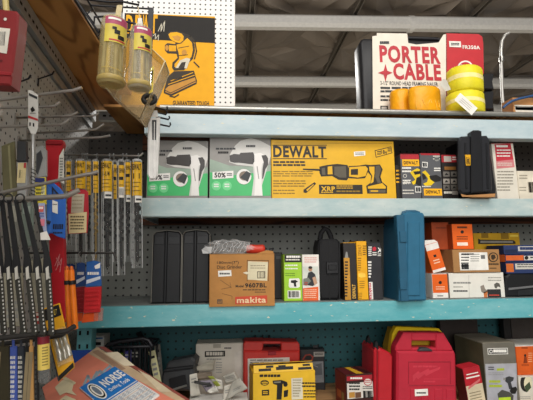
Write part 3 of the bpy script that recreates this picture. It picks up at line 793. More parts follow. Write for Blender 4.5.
# ============================================================ third shelf
K4 = (140, 205, 3.553); K5 = (270, 205, 3.553); K6 = (400, 205, 3.639); K14 = (200, 230, 5.0); K15 = (335, 235, 5.71); K13 = (450, 210, 4.0)
z3 = Z_LOW
CC = mat('#191a1c', .5, var=.1, bump=.15, bsc=260); CC2 = mat('#232426', .5, var=.1)
def slim_case(x0, y0, x1, lab, Y):
    F = flat((x0+x1)/2, 270, Y); u0, u1 = F.uv(x0, 260)[0], F.uv(x1, 260)[0]; h = F.uv(x0, y0)[1]; zf = z3+.001-F.O.z
    u0b, u1b = u0-.003, u1+.0
    rt_ = root('slim_case', lab, 'tool case', F.P(0, zf), 'slim black tool cases')
    w = u1-u0; um = u0+w*.46
    g = G(); g.prism(F, [(u0b, zf), (um-.002, zf), (um-.002, h+.004), (u0+.01, h-.001), (u0, h-.012)], .0, .17, CC, .005); g.build('shell', None, rt_)
    g = G(); g.prism(F, [(um+.002, zf), (u1b, zf), (u1-.001, h-.012), (u1-.01, h), (um+.002, h+.006)], .0, .17, CC, .005); g.build('lid', None, rt_)
    g = G(); g.prism(F, [(um-.002, zf+.004), (um+.002, zf+.004), (um+.002, h), (um-.002, h)], .006, .165, CC2); g.build('seam', None, rt_)
    g = G()
    g.box(F, u0+.006, h-.050, um-.008, h-.018, -.002, .01, CC2, .001); g.build('raised_panel', None, rt_)
    g = G(); g.box(F, um+.008, h-.050, u1-.006, h-.018, -.002, .01, CC2, .001); g.build('raised_panel', None, rt_)
    g = G(); g.tube([F.P(u0-.0012, zf+.003, .002), F.P(u0-.001, h-.012, .002), F.P(u0+.01, h+.001, .002), F.P(um, h+.0075, .002), F.P(u1-.01, h+.002, .002), F.P(u1+.001, h-.012, .002), F.P(u1+.001, zf+.003, .002)], .0016, mat('#7d7a72', .5), 6); g.build('rim_wire', None, rt_)
    return rt_
slim_case(152.5, 232, 181, 'slim black upright tool case nearest the hanging drill tubes', 1.66)
slim_case(182.6, 231.5, 209.5, 'slim black upright tool case tucked against the brown grinder box', 1.66)

# brown grinder box overhanging the shelf edge
GB = mat('#b27e44', .75, var=.08, bump=.12)
c = Carton(209.3, 254.5, 274.6, 307.5, 1.588, .15, None, K=K14, rz=R(-1))
dz = z3+.0012-c.F.O.z                                                       # its front hangs a little below the deck line: sagged bottom flap
F = c.F; w2 = c.w/2
lo = .004
c.g.box(F, -w2, dz, w2, c.h, 0, .15, GB, .002)
c.g.box(F, -w2, lo, w2, dz+.002, 0, .008, GB, .001)
pr = c.pr
pr.t('180mm(7")', 85, 155, 194, 174, INK, 1, .02); pr.t('Disc Grinder', 85, 176, 210, 194, INK, 1, .02)
pr.t('Model', 178, 274, 218, 287, INK, 1, .05); pr.t('9607BL', 225, 264, 333, 289, INK, 1, .06); pr.small(214, 296, 334, 306, 1, mat('#5b4327'), 1, .6); pr.small(274, 308, 332, 316, 1, mat('#5b4327'), 1, .6)
MR = mat('#c8482e', .55)
pr.p([(176, 334), (336, 326), (336, 366), (176, 372)], MR, 1); pr.t('makita', 184, 334, 330, 366, mat('#e6c9a0'), 2, .05)
pr.ln([(102, 250), (156, 286)], 2, mat('#5b4327'), 1); pr.ln([(156, 286), (106, 296)], 2, mat('#5b4327'), 1); pr.ln([(112, 318), (160, 330), (160, 346)], 2, mat('#5b4327'), 1); pr.ln([(150, 262), (156, 290)], 1.5, mat('#5b4327'), 1)
pr.r(86, 346, 112, 368, DKGREY, 1); pr.r(89, 349, 109, 365, GB, 2); pr.small(90, 350, 108, 364, 2, DKGREY, 3, .6)
pr.ln([(236, 150), (236, 256)], 2, INK, 1); pr.ln([(236, 152), (342, 152)], 2, INK, 1); pr.ln([(342, 152), (342, 256)], 2, INK, 1)
st = c.part('paper_label'); st.p([(240, 156), (340, 160), (336, 254), (238, 248)], mat('#d9cfae', .6), 1.5); st.r(286, 206, 326, 242, mat('#6b6250'), 2.5); st.bars(290, 210, 322, 238, mat('#d9cfae'), 3.5, 9); st.small(252, 176, 330, 200, 2, mat('#a0937a'), 2.5, .35); st.p([(214, 214), (232, 208), (250, 214), (234, 222)], mat('#e6dcc0'), 3)
st = c.part('price_sticker'); st.p([(90, 204), (156, 200), (158, 230), (92, 234)], WHITE, 1.5); st.small(98, 214, 152, 226, 1, DKGREY, 2.5, .7)
p_ = c.part('top_flap'); g = p_.g
g.prism(Fr(F.P(0, c.h+.0006, 0), F.U, (0, 0, 1)), [(-w2, 0), (w2, 0), (w2, .0025), (-w2, .0025)], .001, .15, GB); 
q = c.F; g.prism(q, [(w2-.07, c.h+.0035), (w2-.002, c.h+.0035), (w2-.004, c.h+.012), (w2-.03, c.h+.016)], .004, .006, GB)
c.done('grinder_box', 'worn brown cardboard grinder box with a red brand strip, overhanging the shelf edge', 'box')
ztop = F.P(0, c.h+.0032).z
# clear bag with a red handle on it
bag = G(); bx0, bx1 = W(206, 250, 1.64).x, W(252, 250, 1.64).x; hb = W(225, 238.5, 1.64).z-ztop
rt_ = root('plastic_bag', 'crumpled clear plastic bag lying on the brown grinder box', 'bag', ((bx0+bx1)/2, 1.65, ztop))
BAGM = mat('#f4f5f5', .06, alpha=.15); BAGF = mat('#f6f6f4', .25, alpha=.5)
NU, NV = 34, 22
vs = []; fs = []
for j in range(NV+1):
    ph = math.pi*j/NV
    for i in range(NU):
        a = 2*math.pi*i/NU
        x = math.cos(a)*math.sin(ph); y = math.sin(a)*math.sin(ph); z = math.cos(ph)
        n1 = mnoise.noise(V((x*2.2+4, y*2.2, z*2.2)))*.4+abs(mnoise.noise(V((x*4.5, y*4.5+2, z*4.5))))*.3
        k = .85+n1
        vs.append(((bx0+bx1)/2+x*k*(bx1-bx0)/2*(1.0), 1.645+y*k*.045, max(ztop+.001, ztop+hb*.42+z*k*hb*.52)))
for j in range(NV):
    for i in range(NU): fs.append((j*NU+i, j*NU+(i+1) % NU, (j+1)*NU+(i+1) % NU, (j+1)*NU+i))
bag.add(vs, fs, BAGM); bag.build('film', None, rt_)
g = G(); rd = random.Random(9)
for k in range(9):
    x = bx0+(bx1-bx0)*(.12+.09*k); pts = []
    for q in range(5): pts.append((x+.006*rd.uniform(-1, 1)+.004*q, 1.60+.002*rd.uniform(-1, 1)-.002, ztop+.006+hb*.15*q+.003*rd.uniform(-1, 1)))
    g.tube(pts, .0009, BAGF, 4)
g.build('crease', None, rt_)
a = W(206, 252, 1.62); g = G(); vs = [(a.x-.012, 1.61, ztop+.002), (a.x+.02, 1.60, ztop+.002), (a.x+.025, 1.605, ztop+.028), (a.x-.002, 1.62, ztop+.03), (a.x-.018, 1.63, ztop+.018)]
g.add(vs, [(0, 1, 2, 3, 4)], BAGF); g.build('open_mouth', None, rt_)
RH = mat('#c53c2c', .4)
p0, p1 = W(246, 250, 1.69), W(265, 247.5, 1.69); p0.z = p1.z = ztop+.0195
g = G(); g.lathe(p0, p1, [(0, .012), (.08, .017), (.3, .019), (.6, .0175), (.85, .0185), (.96, .016), (1, .008)], RH, 16)
rt_ = root('side_handle', 'red grip handle sticking out of the plastic bag on the grinder box', 'handle', (p0.x, 1.69, ztop)); g.build('grip', None, rt_)
g = G(); g.lathe(p0-V((.035, 0, .003)), p0, [(0, .004), (.8, .004), (.82, .007), (1, .007)], STEEL, 10); g.build('threaded_stud', None, rt_)
g = G(); p = W(272, 249, 1.70); g.lathe((p.x-.012, 1.70, ztop+.013), (p.x+.004, 1.70, ztop+.011), [(0, .009), (.5, .012), (1, .009)], mat('#1d1d1f'), 12); g.build('end_cap', None, rt_)

# black box behind
c = Carton(262, 252.5, 282.5, 303, 1.745, .12, z3).body(mat('#18181a', .5), .003); F = c.F
p_ = c.part('spine_label'); p_.r(276, 256, 281.5, 259, DKGREY, 1)
c.done('black_box', 'plain black box half hidden behind the brown grinder box', 'box')
# green box
GBX = mat('#9bc92f', .45, var=.05)
c = Carton(284, 254.5, 302, 302, 1.655, .10, z3, K=K5).body(GBX); pr = c.pr
pr.r(51, 172, 113, 204, INK, 1); pr.small(58, 180, 108, 189, 1, WHITE, 2, .85, .05); pr.small(56, 192, 108, 200, 1, PAPER, 2, .6)
pr.small(54, 212, 100, 236, 2, WHITE, 1, .35); pr.small(54, 242, 90, 256, 2, mat('#5e8418'), 1, .4)
pr.p([(68, 262), (102, 260), (106, 266), (106, 290), (100, 294), (70, 294), (66, 288)], WHITE, 1); pr.p([(74, 268), (90, 266), (100, 272), (92, 276), (94, 290), (86, 290), (84, 278), (74, 276)], INK, 2)
pr.r(63, 303, 108, 332, WHITE, 1); pr.bars(66, 306, 105, 328, INK, 2, 12)
p_ = c.part('lid_flap'); p_.g.box(c.F, -c.w/2+.002, c.h+.0003, c.w/2-.002, c.h+.002, .001, .095, INK)
c.done('green_box', 'lime green box with a black top band and a barcode', 'box')
# white and orange box
c = Carton(302.5, 255, 319.5, 302, 1.652, .10, z3, K=K5).body(mat('#e4ded6', .5)); pr = c.pr
pr.p([(117, 296), (172, 290), (172, 341), (117, 341)], mat('#e2622b', .45), 1); pr.r(118, 218, 171, 270, mat('#cfd2c8'), 1)
pr.small(122, 186, 168, 208, 3, mat('#d79a92'), 1, .45)
pr.p([(130, 268), (136, 240), (148, 236), (160, 246), (168, 278), (152, 288), (128, 284)], mat('#2c2f33'), 2); pr.el(143, 228, 7, 8, mat('#b98a6c'), 3); pr.el(143, 222, 7, 5, mat('#2a211c'), 4); pr.p([(118, 262), (136, 258), (146, 270), (130, 286), (118, 284)], mat('#71756b'), 3)
pr.small(122, 274, 134, 286, 2, mat('#b03a30'), 4, .6); pr.p([(150, 258), (160, 254), (168, 276), (158, 286)], mat('#c39a7e'), 4)
pr.small(122, 300, 168, 334, 5, mat('#f3c9ae'), 2, .4)
p_ = c.part('lid_flap'); p_.g.box(c.F, -c.w/2+.002, c.h+.0003, c.w/2-.002, c.h+.002, .001, .095, WHITE)
c.done('orange_box', 'white and orange box with a small photo of a worker', 'box')
# black pouch case
F = flat(329.5, 270, 1.66); zf = z3+.001-F.O.z; pr = Print(F, K5)
FB = mat('#161618', .75, var=.15, bump=.35, bsc=180)
rt_ = root('soft_case', 'upright black tool case with a buckle and a carrying loop on top', 'tool case', F.P(0, zf))
us = lambda x, y: (pr.c(x, y)[0], max(zf, pr.c(x, y)[1]))
g = G(); g.prism(F, [us(172, 150), us(176, 128), us(190, 120), us(238, 120), us(250, 130), us(254, 180), us(252, 310), us(246, 345), us(180, 345), us(172, 310)], 0, .12, FB, .01); g.build('shell', None, rt_)
g = G(); g.tube([F.P(*us(186, 122), .05), F.P(*us(190, 98), .05), F.P(*us(204, 80), .05), F.P(*us(216, 88), .05), F.P(*us(224, 104), .05), F.P(*us(230, 122), .05)], .011, FB, 8); g.build('carry_loop', None, rt_)
g = G(); g.prism(F, [us(211, 345), us(214, 345), us(214, 122), us(211, 122)], -.0015, .004, mat('#0c0c0d'), 0); g.build('zip', None, rt_)
g = G(); g.box(F, *us(200, 244), *us(240, 202), -.008, .01, mat('#1b1b1d', .35), .002); g.box(F, *us(206, 232), *us(234, 212), -.011, .0, mat('#111113', .35), .002); g.build('buckle', None, rt_)
g = G()
for x in (176, 244): g.prism(F, [us(x, 334), us(x+5, 334), us(x+5, 134), us(x, 134)], -.003, .01, FB, .001)
g.build('piping', None, rt_)
# black and yellow boxes
KY = mat('#e8a817', .45, var=.05); KB = mat('#272220', .45)
c = Carton(344.0, 243, 356.8, 301, 1.652, .11, z3, K=K15).body(KB); pr = c.pr
pr.r(48, 130, 82, 374, mat('#c08a2e', .45), 1); pr.p([(56, 130), (62, 96), (70, 96), (76, 130)], GREY, 1); pr.small(56, 150, 74, 360, 12, KB, 2, .5); pr.t('DEWALT', 100, 282, 116, 362, mat('#d8a94a'), 1, .06, 1)
p_ = c.part('lid_flap'); p_.g.box(c.F, -c.w/2+.001, c.h+.0003, c.w/2-.001, c.h+.002, .001, .105, KY)
c.done('black_bit_box', 'black box with yellow side print between the soft case and a yellow box', 'box')
c = Carton(357.3, 241.2, 367.6, 302, 1.65, .11, z3, K=K15).body(KY); pr = c.pr
pr.t('DEWALT', 132, 56, 150, 118, mat('#9c6d15'), 1, .04, 1); pr.small(130, 130, 150, 210, 6, mat('#9c6d15'), 1, .5); pr.small(158, 60, 178, 120, 5, mat('#7f5912'), 1, .5); pr.p([(132, 222), (150, 214), (172, 220), (176, 240), (150, 244), (134, 238)], mat('#f5c449'), 1); pr.small(140, 262, 170, 310, 4, mat('#9c6d15'), 1, .4); pr.small(132, 330, 156, 370, 4, mat('#9c6d15'), 1, .4)
p_ = c.part('lid_flap'); p_.g.box(c.F, -c.w/2+.001, c.h+.0003, c.w/2-.001, c.h+.0022, .001, .105, KB)
c.done('yellow_bit_box', 'tall thin yellow box standing between two black boxes', 'box')
c = Carton(368.2, 243.3, 382.0, 301, 1.652, .12, z3, K=K15).body(mat('#2b2b2e', .45)); pr = c.pr
pr.small(190, 66, 210, 124, 5, WHITE, 1, .55); pr.p([(214, 72), (228, 66), (236, 76), (232, 90), (216, 92)], mat('#c2273a'), 1); pr.small(214, 98, 238, 122, 2, WHITE, 1, .5); pr.p([(244, 72), (250, 72), (258, 84), (266, 72), (272, 72), (262, 88), (272, 100), (264, 100), (256, 92), (248, 100), (242, 100), (252, 86)], WHITE, 1); pr.small(244, 106, 270, 124, 2, WHITE, 1, .5)
pr.small(188, 150, 208, 250, 6, WHITE, 1, .6)
pr.r(188, 268, 214, 376, WHITE, 1); pr.t('makita', 191, 274, 210, 372, mat('#c2273a'), 2, .05, -1)
p_ = c.part('lid_flap'); p_.g.box(c.F, -c.w/2+.001, c.h+.0003, c.w/2-.001, c.h+.002, .001, .115, mat('#38383b'))
c.done('black_makers_box', 'black box with a red and white maker strip beside the large blue case', 'box')

# big blue case
BLU = mat('#2b6684', .42, var=.08, bump=.06); BLU2 = mat('#245873', .45, var=.08)
F = flat(406, 260, 1.571); zf = z3+.001-F.O.z; pr = Print(F, K6)
us = lambda x, y: (pr.c(x, y)[0], max(zf, pr.c(x, y)[1]))
mb = Z_MB0-.003-F.O.z
rt_ = root('blue_case', 'large blue plastic tool case standing on end on the middle shelf', 'tool case', F.P(0, zf))
g = G(); g.prism(F, [us(2, 360), us(94, 360), us(96, 340), (us(90, 0)[0], mb), (us(2, 0)[0], mb), us(-1, 80)], .028, .185, BLU2, .007); g.build('lower_shell', None, rt_)
g = G(); g.prism(F, [us(11, 360), us(96, 360), us(98, 340), us(90, 36), us(84, 28), us(30, 24), us(11, 32)], 0, .0265, BLU, .006)
g.prism(F, [us(-3, 360), us(8, 360), us(8, 34), us(0, 38), us(-3, 48)], .002, .0265, BLU2, .002); g.build('upper_shell', None, rt_)
g = G(); g.box(F, *us(3, 358), *us(14, 36), -.004, .0262, BLU2, .002); g.build('seam', None, rt_)
g = G(); g.prism(F, [us(26, 330), us(72, 330), us(70, 62), us(26, 62)], -.005, .01, BLU, .003); g.build('raised_panel', None, rt_)
FLb = F.left(us(2, 0)[0], .185)
g = G(); g.prism(FLb, [(.03, zf+.03), (.14, zf+.03), (.14, mb-.03), (.03, mb-.03)], -.002, .01, BLU2, .002); g.build('raised_panel', None, rt_)
for y in (96, 268):
    g = G(); g.box(F, *us(-2, y+40), *us(20, y), -.009, .01, BLU2, .002); g.build('latch', None, rt_)
b = G(); b.text(FLb.shift(-.002), 'makita', .07, zf+.09, .10, zf+.20, BLU, 1, .03, -1); b.build('embossed_mark', None, rt_)
g = G(); g.tube([F.P(*us(14, 38), .014), F.P(*us(16, 27), .014), F.P(*us(30, 23), .014), F.P(*us(60, 23), .014), F.P(*us(74, 27), .014), F.P(*us(76, 38), .014)], .007, BLU2, 8); g.build('handle', None, rt_)

# orange boxes
ORG2 = mat('#e2621c', .45, var=.05); ORG_SHADE = mat('#9c3f16', .5); OWH = mat('#e9e3db', .5)  # the darker orange has shade put into its colour
c = Carton(432.5, 274, 448, 300.5, 1.652, .09, z3, K=K6).body(OWH); pr = c.pr
pr.r(120, 250, 172, 320, ORG2, 1); pr.el(146, 282, 6, 6, INK, 2); pr.small(130, 296, 164, 312, 2, mat('#f2c4a4'), 2, .4); pr.small(136, 328, 158, 336, 1, GREY, 1, .6)
p_ = c.part('lid_flap'); p_.g.box(c.F, -c.w/2+.001, c.h+.0003, c.w/2-.001, c.h+.0015, .001, .085, OWH)
c.done('orange_bit_box', 'small orange and white box standing against the blue case, under a tilted one', 'box')
zz = c.F.P(0, c.h).z
c = Carton(428.5, 243.5, 442.5, 274, 1.656, .085, None, K=K6, lean=R(14)); 
F = c.F
low = min(F.P(u, 0).z for u in (-c.w/2, c.w/2)); sh = zz+.0025-low
c.F = F = Fr(F.O+V((0, 0, sh)), F.U, F.V); c.pr.F = F
c.body(ORG2); pr = c.pr
g = c.g
h = c.h
g.rect(F, -c.w/2+.001, h*.78, c.w/2-.001, h-.001, OWH, 1); g.rect(F, -c.w/2+.001, .001, c.w/2-.001, h*.1, OWH, 1)
g.poly([F.P(-.006, h*.52, -.001), F.P(.006, h*.52, -.001), F.P(.006, h*.6, -.001), F.P(-.006, h*.6, -.001)], INK)
for q in range(2): g.rect(F, -.014, h*(.3+.09*q), .014, h*(.34+.09*q), mat('#f2c4a4'), 2)
p_ = c.part('lid_flap'); p_.g.prism(F, [(-c.w/2, h+.0004), (c.w/2, h+.0004), (c.w/2-.012, h+.012), (-c.w/2+.006, h+.020)], .001, .003, OWH)
c.done('orange_bit_box', 'tilted orange box with a white torn top leaning on the blue case', 'box')

# white printed box, brown box, orange box in a stack
WB = mat('#e2ded4', .5, var=.04)
c = Carton(449.5, 272.8, 504.5, 300.3, 1.645, .14, z3, K=K6).body(WB); pr = c.pr
LG = mat('#a7a39a')
pr.p([(184, 262), (262, 256), (264, 250), (184, 250)], WB, 1); pr.small(194, 280, 260, 292, 1, GREY, 1, .5); pr.small(194, 310, 248, 318, 1, DKGREY, 1, .7); pr.small(194, 296, 230, 304, 1, LG, 1, .5)
pr.small(320, 262, 370, 282, 2, LG, 1, .4); pr.p([(342, 288), (352, 282), (362, 286), (366, 300), (356, 296), (350, 304), (344, 300)], mat('#5b5851'), 1)
pr.p([(292, 296), (304, 290), (310, 306), (322, 312), (306, 322), (296, 316)], mat('#8a7f74'), 1); pr.r(320, 306, 366, 342, mat('#2d2b2c'), 1); pr.small(324, 326, 362, 334, 1, mat('#cf4b3a'), 2, .5); pr.p([(304, 318), (318, 312), (318, 342), (306, 342)], mat('#c9753f'), 1)
pr.ln([(250, 256), (252, 338)], 1, LG, 1)
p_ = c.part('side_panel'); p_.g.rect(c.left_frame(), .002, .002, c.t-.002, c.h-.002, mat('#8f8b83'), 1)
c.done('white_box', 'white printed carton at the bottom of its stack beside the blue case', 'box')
zz = c.F.P(0, c.h).z
BC = mat('#a5794a', .75, var=.07, bump=.1)
c = Carton(453, 249.5, 500, 272.6, 1.64, .14, zz+.001, K=K6).body(BC); pr = c.pr
xl = W(441.5, 260, 1.70)
pr.el(339, 190, 18, 18, mat('#3a2c1d'), 1); pr.el(339, 190, 14, 14, BC, 2); pr.p([(330, 184), (336, 180), (344, 181), (348, 192), (338, 200), (332, 196)], mat('#3a2c1d'), 3); pr.small(322, 212, 360, 222, 1, mat('#4d3b26'), 1, .6); pr.small(326, 228, 352, 234, 1, mat('#4d3b26'), 1, .6)
st = c.part('shipping_label'); st.r(219, 172, 317, 238, WHITE, 1.5); st.small(222, 178, 252, 230, 5, DKGREY, 2.5, .4); st.small(256, 178, 290, 210, 4, GREY, 2.5, .35); st.small(224, 176, 270, 182, 1, DKGREY, 2.5, .8); st.r(294, 182, 308, 196, mat('#6d6d6d'), 2.5); st.bars(224, 214, 250, 234, DKGREY, 2.5, 10)
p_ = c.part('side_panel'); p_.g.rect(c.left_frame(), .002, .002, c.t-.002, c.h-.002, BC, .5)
c.done('brown_box', 'brown carton with a white shipping label, stacked on the white printed carton', 'box')
zz2 = c.F.P(0, c.h).z
c = Carton(452.3, 224.0, 473, 249.3, 1.66, .09, zz2+.001, K=K6, rz=R(0)).body(ORG_SHADE); pr = c.pr
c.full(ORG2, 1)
pr.small(208, 78, 244, 86, 1, mat('#5a2a10'), 2, .85, .05); pr.el(226, 98, 6, 6, INK, 2); pr.small(206, 114, 248, 130, 2, mat('#5a2a10'), 2, .4); pr.r(208, 136, 246, 148, mat('#f0e0d0'), 2)
c.done('orange_carton', 'bright orange box with a dark round mark on top of the brown labelled carton', 'box')
c = Carton(432.2, 224.5, 449.5, 252, 1.70, .08, None, K=K6).body(ORG_SHADE); c.F  # shaded side of the bright box, built apart in darkened orange
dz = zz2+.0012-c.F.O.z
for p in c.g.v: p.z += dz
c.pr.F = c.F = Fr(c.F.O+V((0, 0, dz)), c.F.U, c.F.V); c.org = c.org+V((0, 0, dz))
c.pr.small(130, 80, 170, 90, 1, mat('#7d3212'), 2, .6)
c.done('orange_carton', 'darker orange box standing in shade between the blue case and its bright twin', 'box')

# thin yellow packet leaning behind
YP = mat('#c79a1f', .45)
c = Carton(474, 233, 520, 252, 1.80, .03, z3, K=K6).body(YP); pr = c.pr
pr.r(296, 100, 320, 120, mat('#8b6a14'), 1); pr.r(368, 102, 394, 124, mat('#8b6a14'), 1); pr.p([(284, 122), (292, 126), (412, 128), (420, 134), (420, 142), (284, 142)], mat('#2c261b'), 2); pr.p([(292, 130), (410, 131), (410, 138), (292, 138)], mat('#8a8578'), 3); pr.r(400, 108, 430, 116, mat('#e8c84c'), 1)
c.done('yellow_packet', 'thin yellow box with a long drawn tool standing behind the brown labelled carton', 'box')

# long grey black case, three flat blue and orange boxes piled on it
F = flat(530, 285, 1.65); zf = z3+.001-F.O.z; pr = Print(F, K6); us = lambda x, y: (pr.c(x, y)[0], max(zf, pr.c(x, y)[1]))
rt_ = root('long_case', 'long dark grey tool case lying under the pile of flat blue boxes', 'tool case', F.P(0, zf))
g = G(); g.prism(F, [us(388, 345), us(620, 345), us(620, 252), us(402, 250), us(388, 262)], .004, .14, CC, .006); g.build('shell', None, rt_)
g = G(); g.prism(F, [us(396, 302), us(620, 280), us(620, 286), us(396, 310)], -.001, .01, mat('#6b6b6c'), .001); g.build('seam', None, rt_)
g = G(); g.prism(F, [us(430, 330), us(600, 322), us(600, 296), us(430, 312)], .0, .01, CC2, .002); g.build('raised_panel', None, rt_)
zz = F.P(0, us(500, 250)[1]).z
NAV = mat('#2c3a63', .45, var=.06); 
labs = ['flat dark blue box with a white panel lowest in the pile on the long case', 'flat orange and white box in the middle of the pile on the long case', 'flat dark blue box with a maker panel topping the pile on the long case']
z = zz+.001
for k, (y0, y1, xa, m) in enumerate(((209, 246, 386, NAV), (180, 205, 384, mat('#28335a', .45)), (146, 177, 378, NAV))):
    h = .0268 if k != 2 else .0285
    a = pr.c(xa, 200)[0]; b = pr.c(620, 200)[0]
    c = Carton(400+xa/3.639, 205+y0/3.639, 575, 205+y1/3.639, 1.655+.004*k, .12, z, K=K6)
    c.h = W(515, 205+y0/3.639, c.F.O.y).z-z-.001 if k == 2 else c.h
    c.h = max(.018, W(515, 205+y0/3.639, c.F.O.y).z-z-.001)
    c.body(m); p = c.pr
    if k == 0:
        p.r(388, y0+4, 412, y1-2, mat('#cf6a2c'), 1); p.r(420, y0+3, 520, y1-12, mat('#c9c4ba'), 1); p.small(426, y0+6, 490, y0+22, 2, DKGREY, 2, .4); p.p([(366, 222), (380, 212), (384, 238), (370, 240)], INK, 2)
    if k == 1:
        p.r(386, y0+3, 450, y1-3, mat('#d8652b'), 1); p.r(450, y0+4, 540, y1-4, mat('#d3cec4'), 1); p.el(460, y0+12, 7, 7, INK, 2); p.small(474, y0+8, 530, y0+16, 1, DKGREY, 2, .6)
    if k == 2:
        p.r(430, y0+4, 500, y0+22, mat('#c2beb6'), 1); p.small(436, y0+7, 490, y0+19, 1, mat('#2c3a63'), 2, .85, .05); p.r(382, y0+16, 426, y1-2, mat('#1e2947'), 1)
    f = c.part('end_flap'); f.g.rect(c.left_frame(), .001, .001, c.t-.001, c.h-.001, mat('#d8652b') if k == 1 else mat('#232f52'), 1)
    c.done('flat_box', labs[k], 'box', 'flat boxes piled on the long case')
    z = c.F.P(0, c.h).z+.001
# ============================================================ bottom shelf
K7 = (120, 310, 3.553); K8 = (240, 310, 3.553); K9 = (370, 310, 3.27); K12 = (450, 310, 4.446); K16 = (385, 325, 5.34); K17 = (250, 340, 3.553); K18 = (150, 330, 4.845)
zb = Z_BOT
# grey cream box with a dark maker panel
CRM = mat('#d2cbbd', .55, var=.06)
c = Carton(195.5, 344, 243, 404, 1.86, .10, zb, K=K18).body(CRM); pr = c.pr
pr.r(265, 100, 364, 131, INK, 1); pr.small(272, 106, 356, 126, 1, CRM, 2, .85, .05); pr.small(360, 84, 396, 94, 1, DKGREY, 1, .7); pr.small(274, 138, 350, 148, 1, GREY, 1, .6); pr.small(320, 156, 350, 214, 5, GREY, 1, .35)
pr.p([(408, 110), (444, 100), (446, 244), (436, 236), (412, 200)], mat('#d8d2c6'), 1)
p_ = c.part('lid_flap'); g = p_.g; w2 = c.w/2; g.box(c.F, -w2+.002, c.h+.0004, w2-.002, c.h+.0026, .001, .095, CRM); g.box(c.F, -.028, c.h-.016, .006, c.h+.0005, -.0022, -.0006, mat('#a69f91', .55))
c.done('cream_box', 'grey cream carton with a dark maker panel standing beside the red case against the pegboard', 'box')
# red case with a carrying slot
RC = mat('#c0352f', .42, var=.08, bump=.05); RC2 = mat('#93202a', .45)
def slot_case(F, ol_, slot, t, m, ch, rt_, nm='shell'):
    """a moulded case whose handle opening goes right through: two cheeks, a top bar and the body"""
    g = G(); g.prism(F, ol_, 0, t, m, ch); return g.build(nm, None, rt_)
F = flat(272, 375, 1.80); zf = zb+.001-F.O.z; pr = Print(F, K8); us = lambda x, y: (pr.c(x, y)[0], max(zf, pr.c(x, y)[1]))
rt_ = root('red_case', 'red moulded tool case with a white sheet on its face beside the cream carton', 'tool case', F.P(0, zf))
g = G(); g.prism(F, [us(12, 400), us(216, 400), us(213, 146), us(12, 146)], 0, .09, RC, .006); g.build('shell', None, rt_)
g = G(); g.prism(F, [us(12, 146), us(76, 146), us(82, 140), us(84, 112), us(18, 112), us(12, 122)], .002, .088, RC, .004)
g.prism(F, [us(146, 146), us(213, 146), us(212, 122), us(206, 114), us(146, 114)], .002, .088, RC, .004)
g.prism(F, [us(80, 123), us(148, 123), us(148, 113), us(80, 112)], .01, .08, RC, .003); g.build('handle_frame', None, rt_)
g = G(); g.tube([F.P(*us(82, 134), .045), F.P(*us(100, 128), .045), F.P(*us(130, 128), .045), F.P(*us(146, 134), .045)], .008, mat('#2a1516'), 8); g.build('handle', None, rt_)
p_ = Print(F, K8, None, (-9, zf+.001, 9, 9)); p_.r(28, 168, 176, 330, mat('#d6d0c8', .5), 1); p_.small(36, 176, 160, 206, 3, DKGREY, 2, .35); p_.small(36, 212, 168, 262, 6, GREY, 2, .35); p_.g.build('paper_sheet', None, rt_)
g = G(); g.box(F, *us(100, 160), *us(128, 146), -.006, .004, RC2, .002); g.build('latch', None, rt_)
# black and grey clamshell pack between the red case and the pegboard
c = Carton(300.5, 349, 325, 404, 1.90, .05, zb, K=K8).body(mat('#2b2a2b', .45), .003); pr = c.pr
pr.r(262, 148, 300, 166, mat('#9b978f'), 1); pr.small(266, 152, 296, 162, 2, INK, 2, .5); pr.p([(220, 176), (232, 158), (250, 156), (262, 166), (258, 180), (240, 182)], mat('#8b3325'), 1); pr.p([(226, 176), (236, 162), (250, 161), (256, 170), (250, 178)], INK, 2)
pr.r(216, 182, 296, 260, mat('#7a7c7e', .5), 1); pr.p([(222, 196), (246, 186), (262, 196), (290, 188), (292, 230), (222, 234)], mat('#57595c'), 2); pr.ln([(224, 200), (250, 192), (276, 202)], 3, GREY, 3)
p_ = c.part('hang_tab'); p_.g.box(c.F, .008, c.h+.0003, .032, c.h+.012, .02, .024, mat('#2b2a2b', .45), .001)
c.done('blister_pack', 'black and grey blister pack standing behind the red slotted case near the teal pegboard', 'pack')
g = G(); p = W(262, 341, 1.93); 
for dx in (-.03, .005, .035):
    g.tube([(p.x+dx, YW-.002, p.z+.012), (p.x+dx, 1.945, p.z+.012), (p.x+dx, 1.935, p.z+.024)], .0028, WIRE, 6)
    g.tube([(p.x+dx, YW-.002, p.z+.012), (p.x+dx, YW-.002, p.z-.006)], .0028, WIRE, 6) if False else None
    o = g.build('peg_hook', (p.x+dx, YW, p.z)); tag(o, 'short black peg hook on the teal pegboard above the red slotted case', 'hook', 'peg hooks above the red slotted case'); g = G()
# opened yellow box
YB2 = mat('#e3b52b', .5, var=.06)
c = Carton(253, 372, 315.5, 404, 1.66, .13, zb, K=K17, rz=R(4)).body(YB2); pr = c.pr; F = c.F
KF = K17
pr.small(34, 122, 112, 134, 1, INK, 1, .8)
pr.el(52, 152, 15, 10, INK, 1); pr.el(52, 152, 11, 7, YB2, 2); pr.small(42, 146, 62, 158, 2, INK, 3, .5)
pr.r(42, 176, 68, 198, INK, 1); pr.small(46, 182, 64, 194, 2, YB2, 2, .6)
pr.p([(80, 144), (112, 142), (134, 150), (116, 156), (112, 212), (94, 212), (96, 160), (82, 156)], INK, 1); pr.p([(84, 148), (110, 146), (108, 152), (86, 153)], mat('#7f7a6b'), 2)
pr.el(126, 158, 8, 8, INK, 1); pr.p([(120, 180), (136, 176), (134, 200), (120, 204)], INK, 1)
pr.small(184, 150, 240, 172, 2, INK, 1, .55); pr.small(190, 178, 246, 210, 3, INK, 1, .45)
pr.r(148, 134, 186, 212, mat('#d9d2bd'), 1); pr.small(152, 140, 182, 206, 7, mat('#a4977a'), 2, .45)
h = c.h; w2 = c.w/2
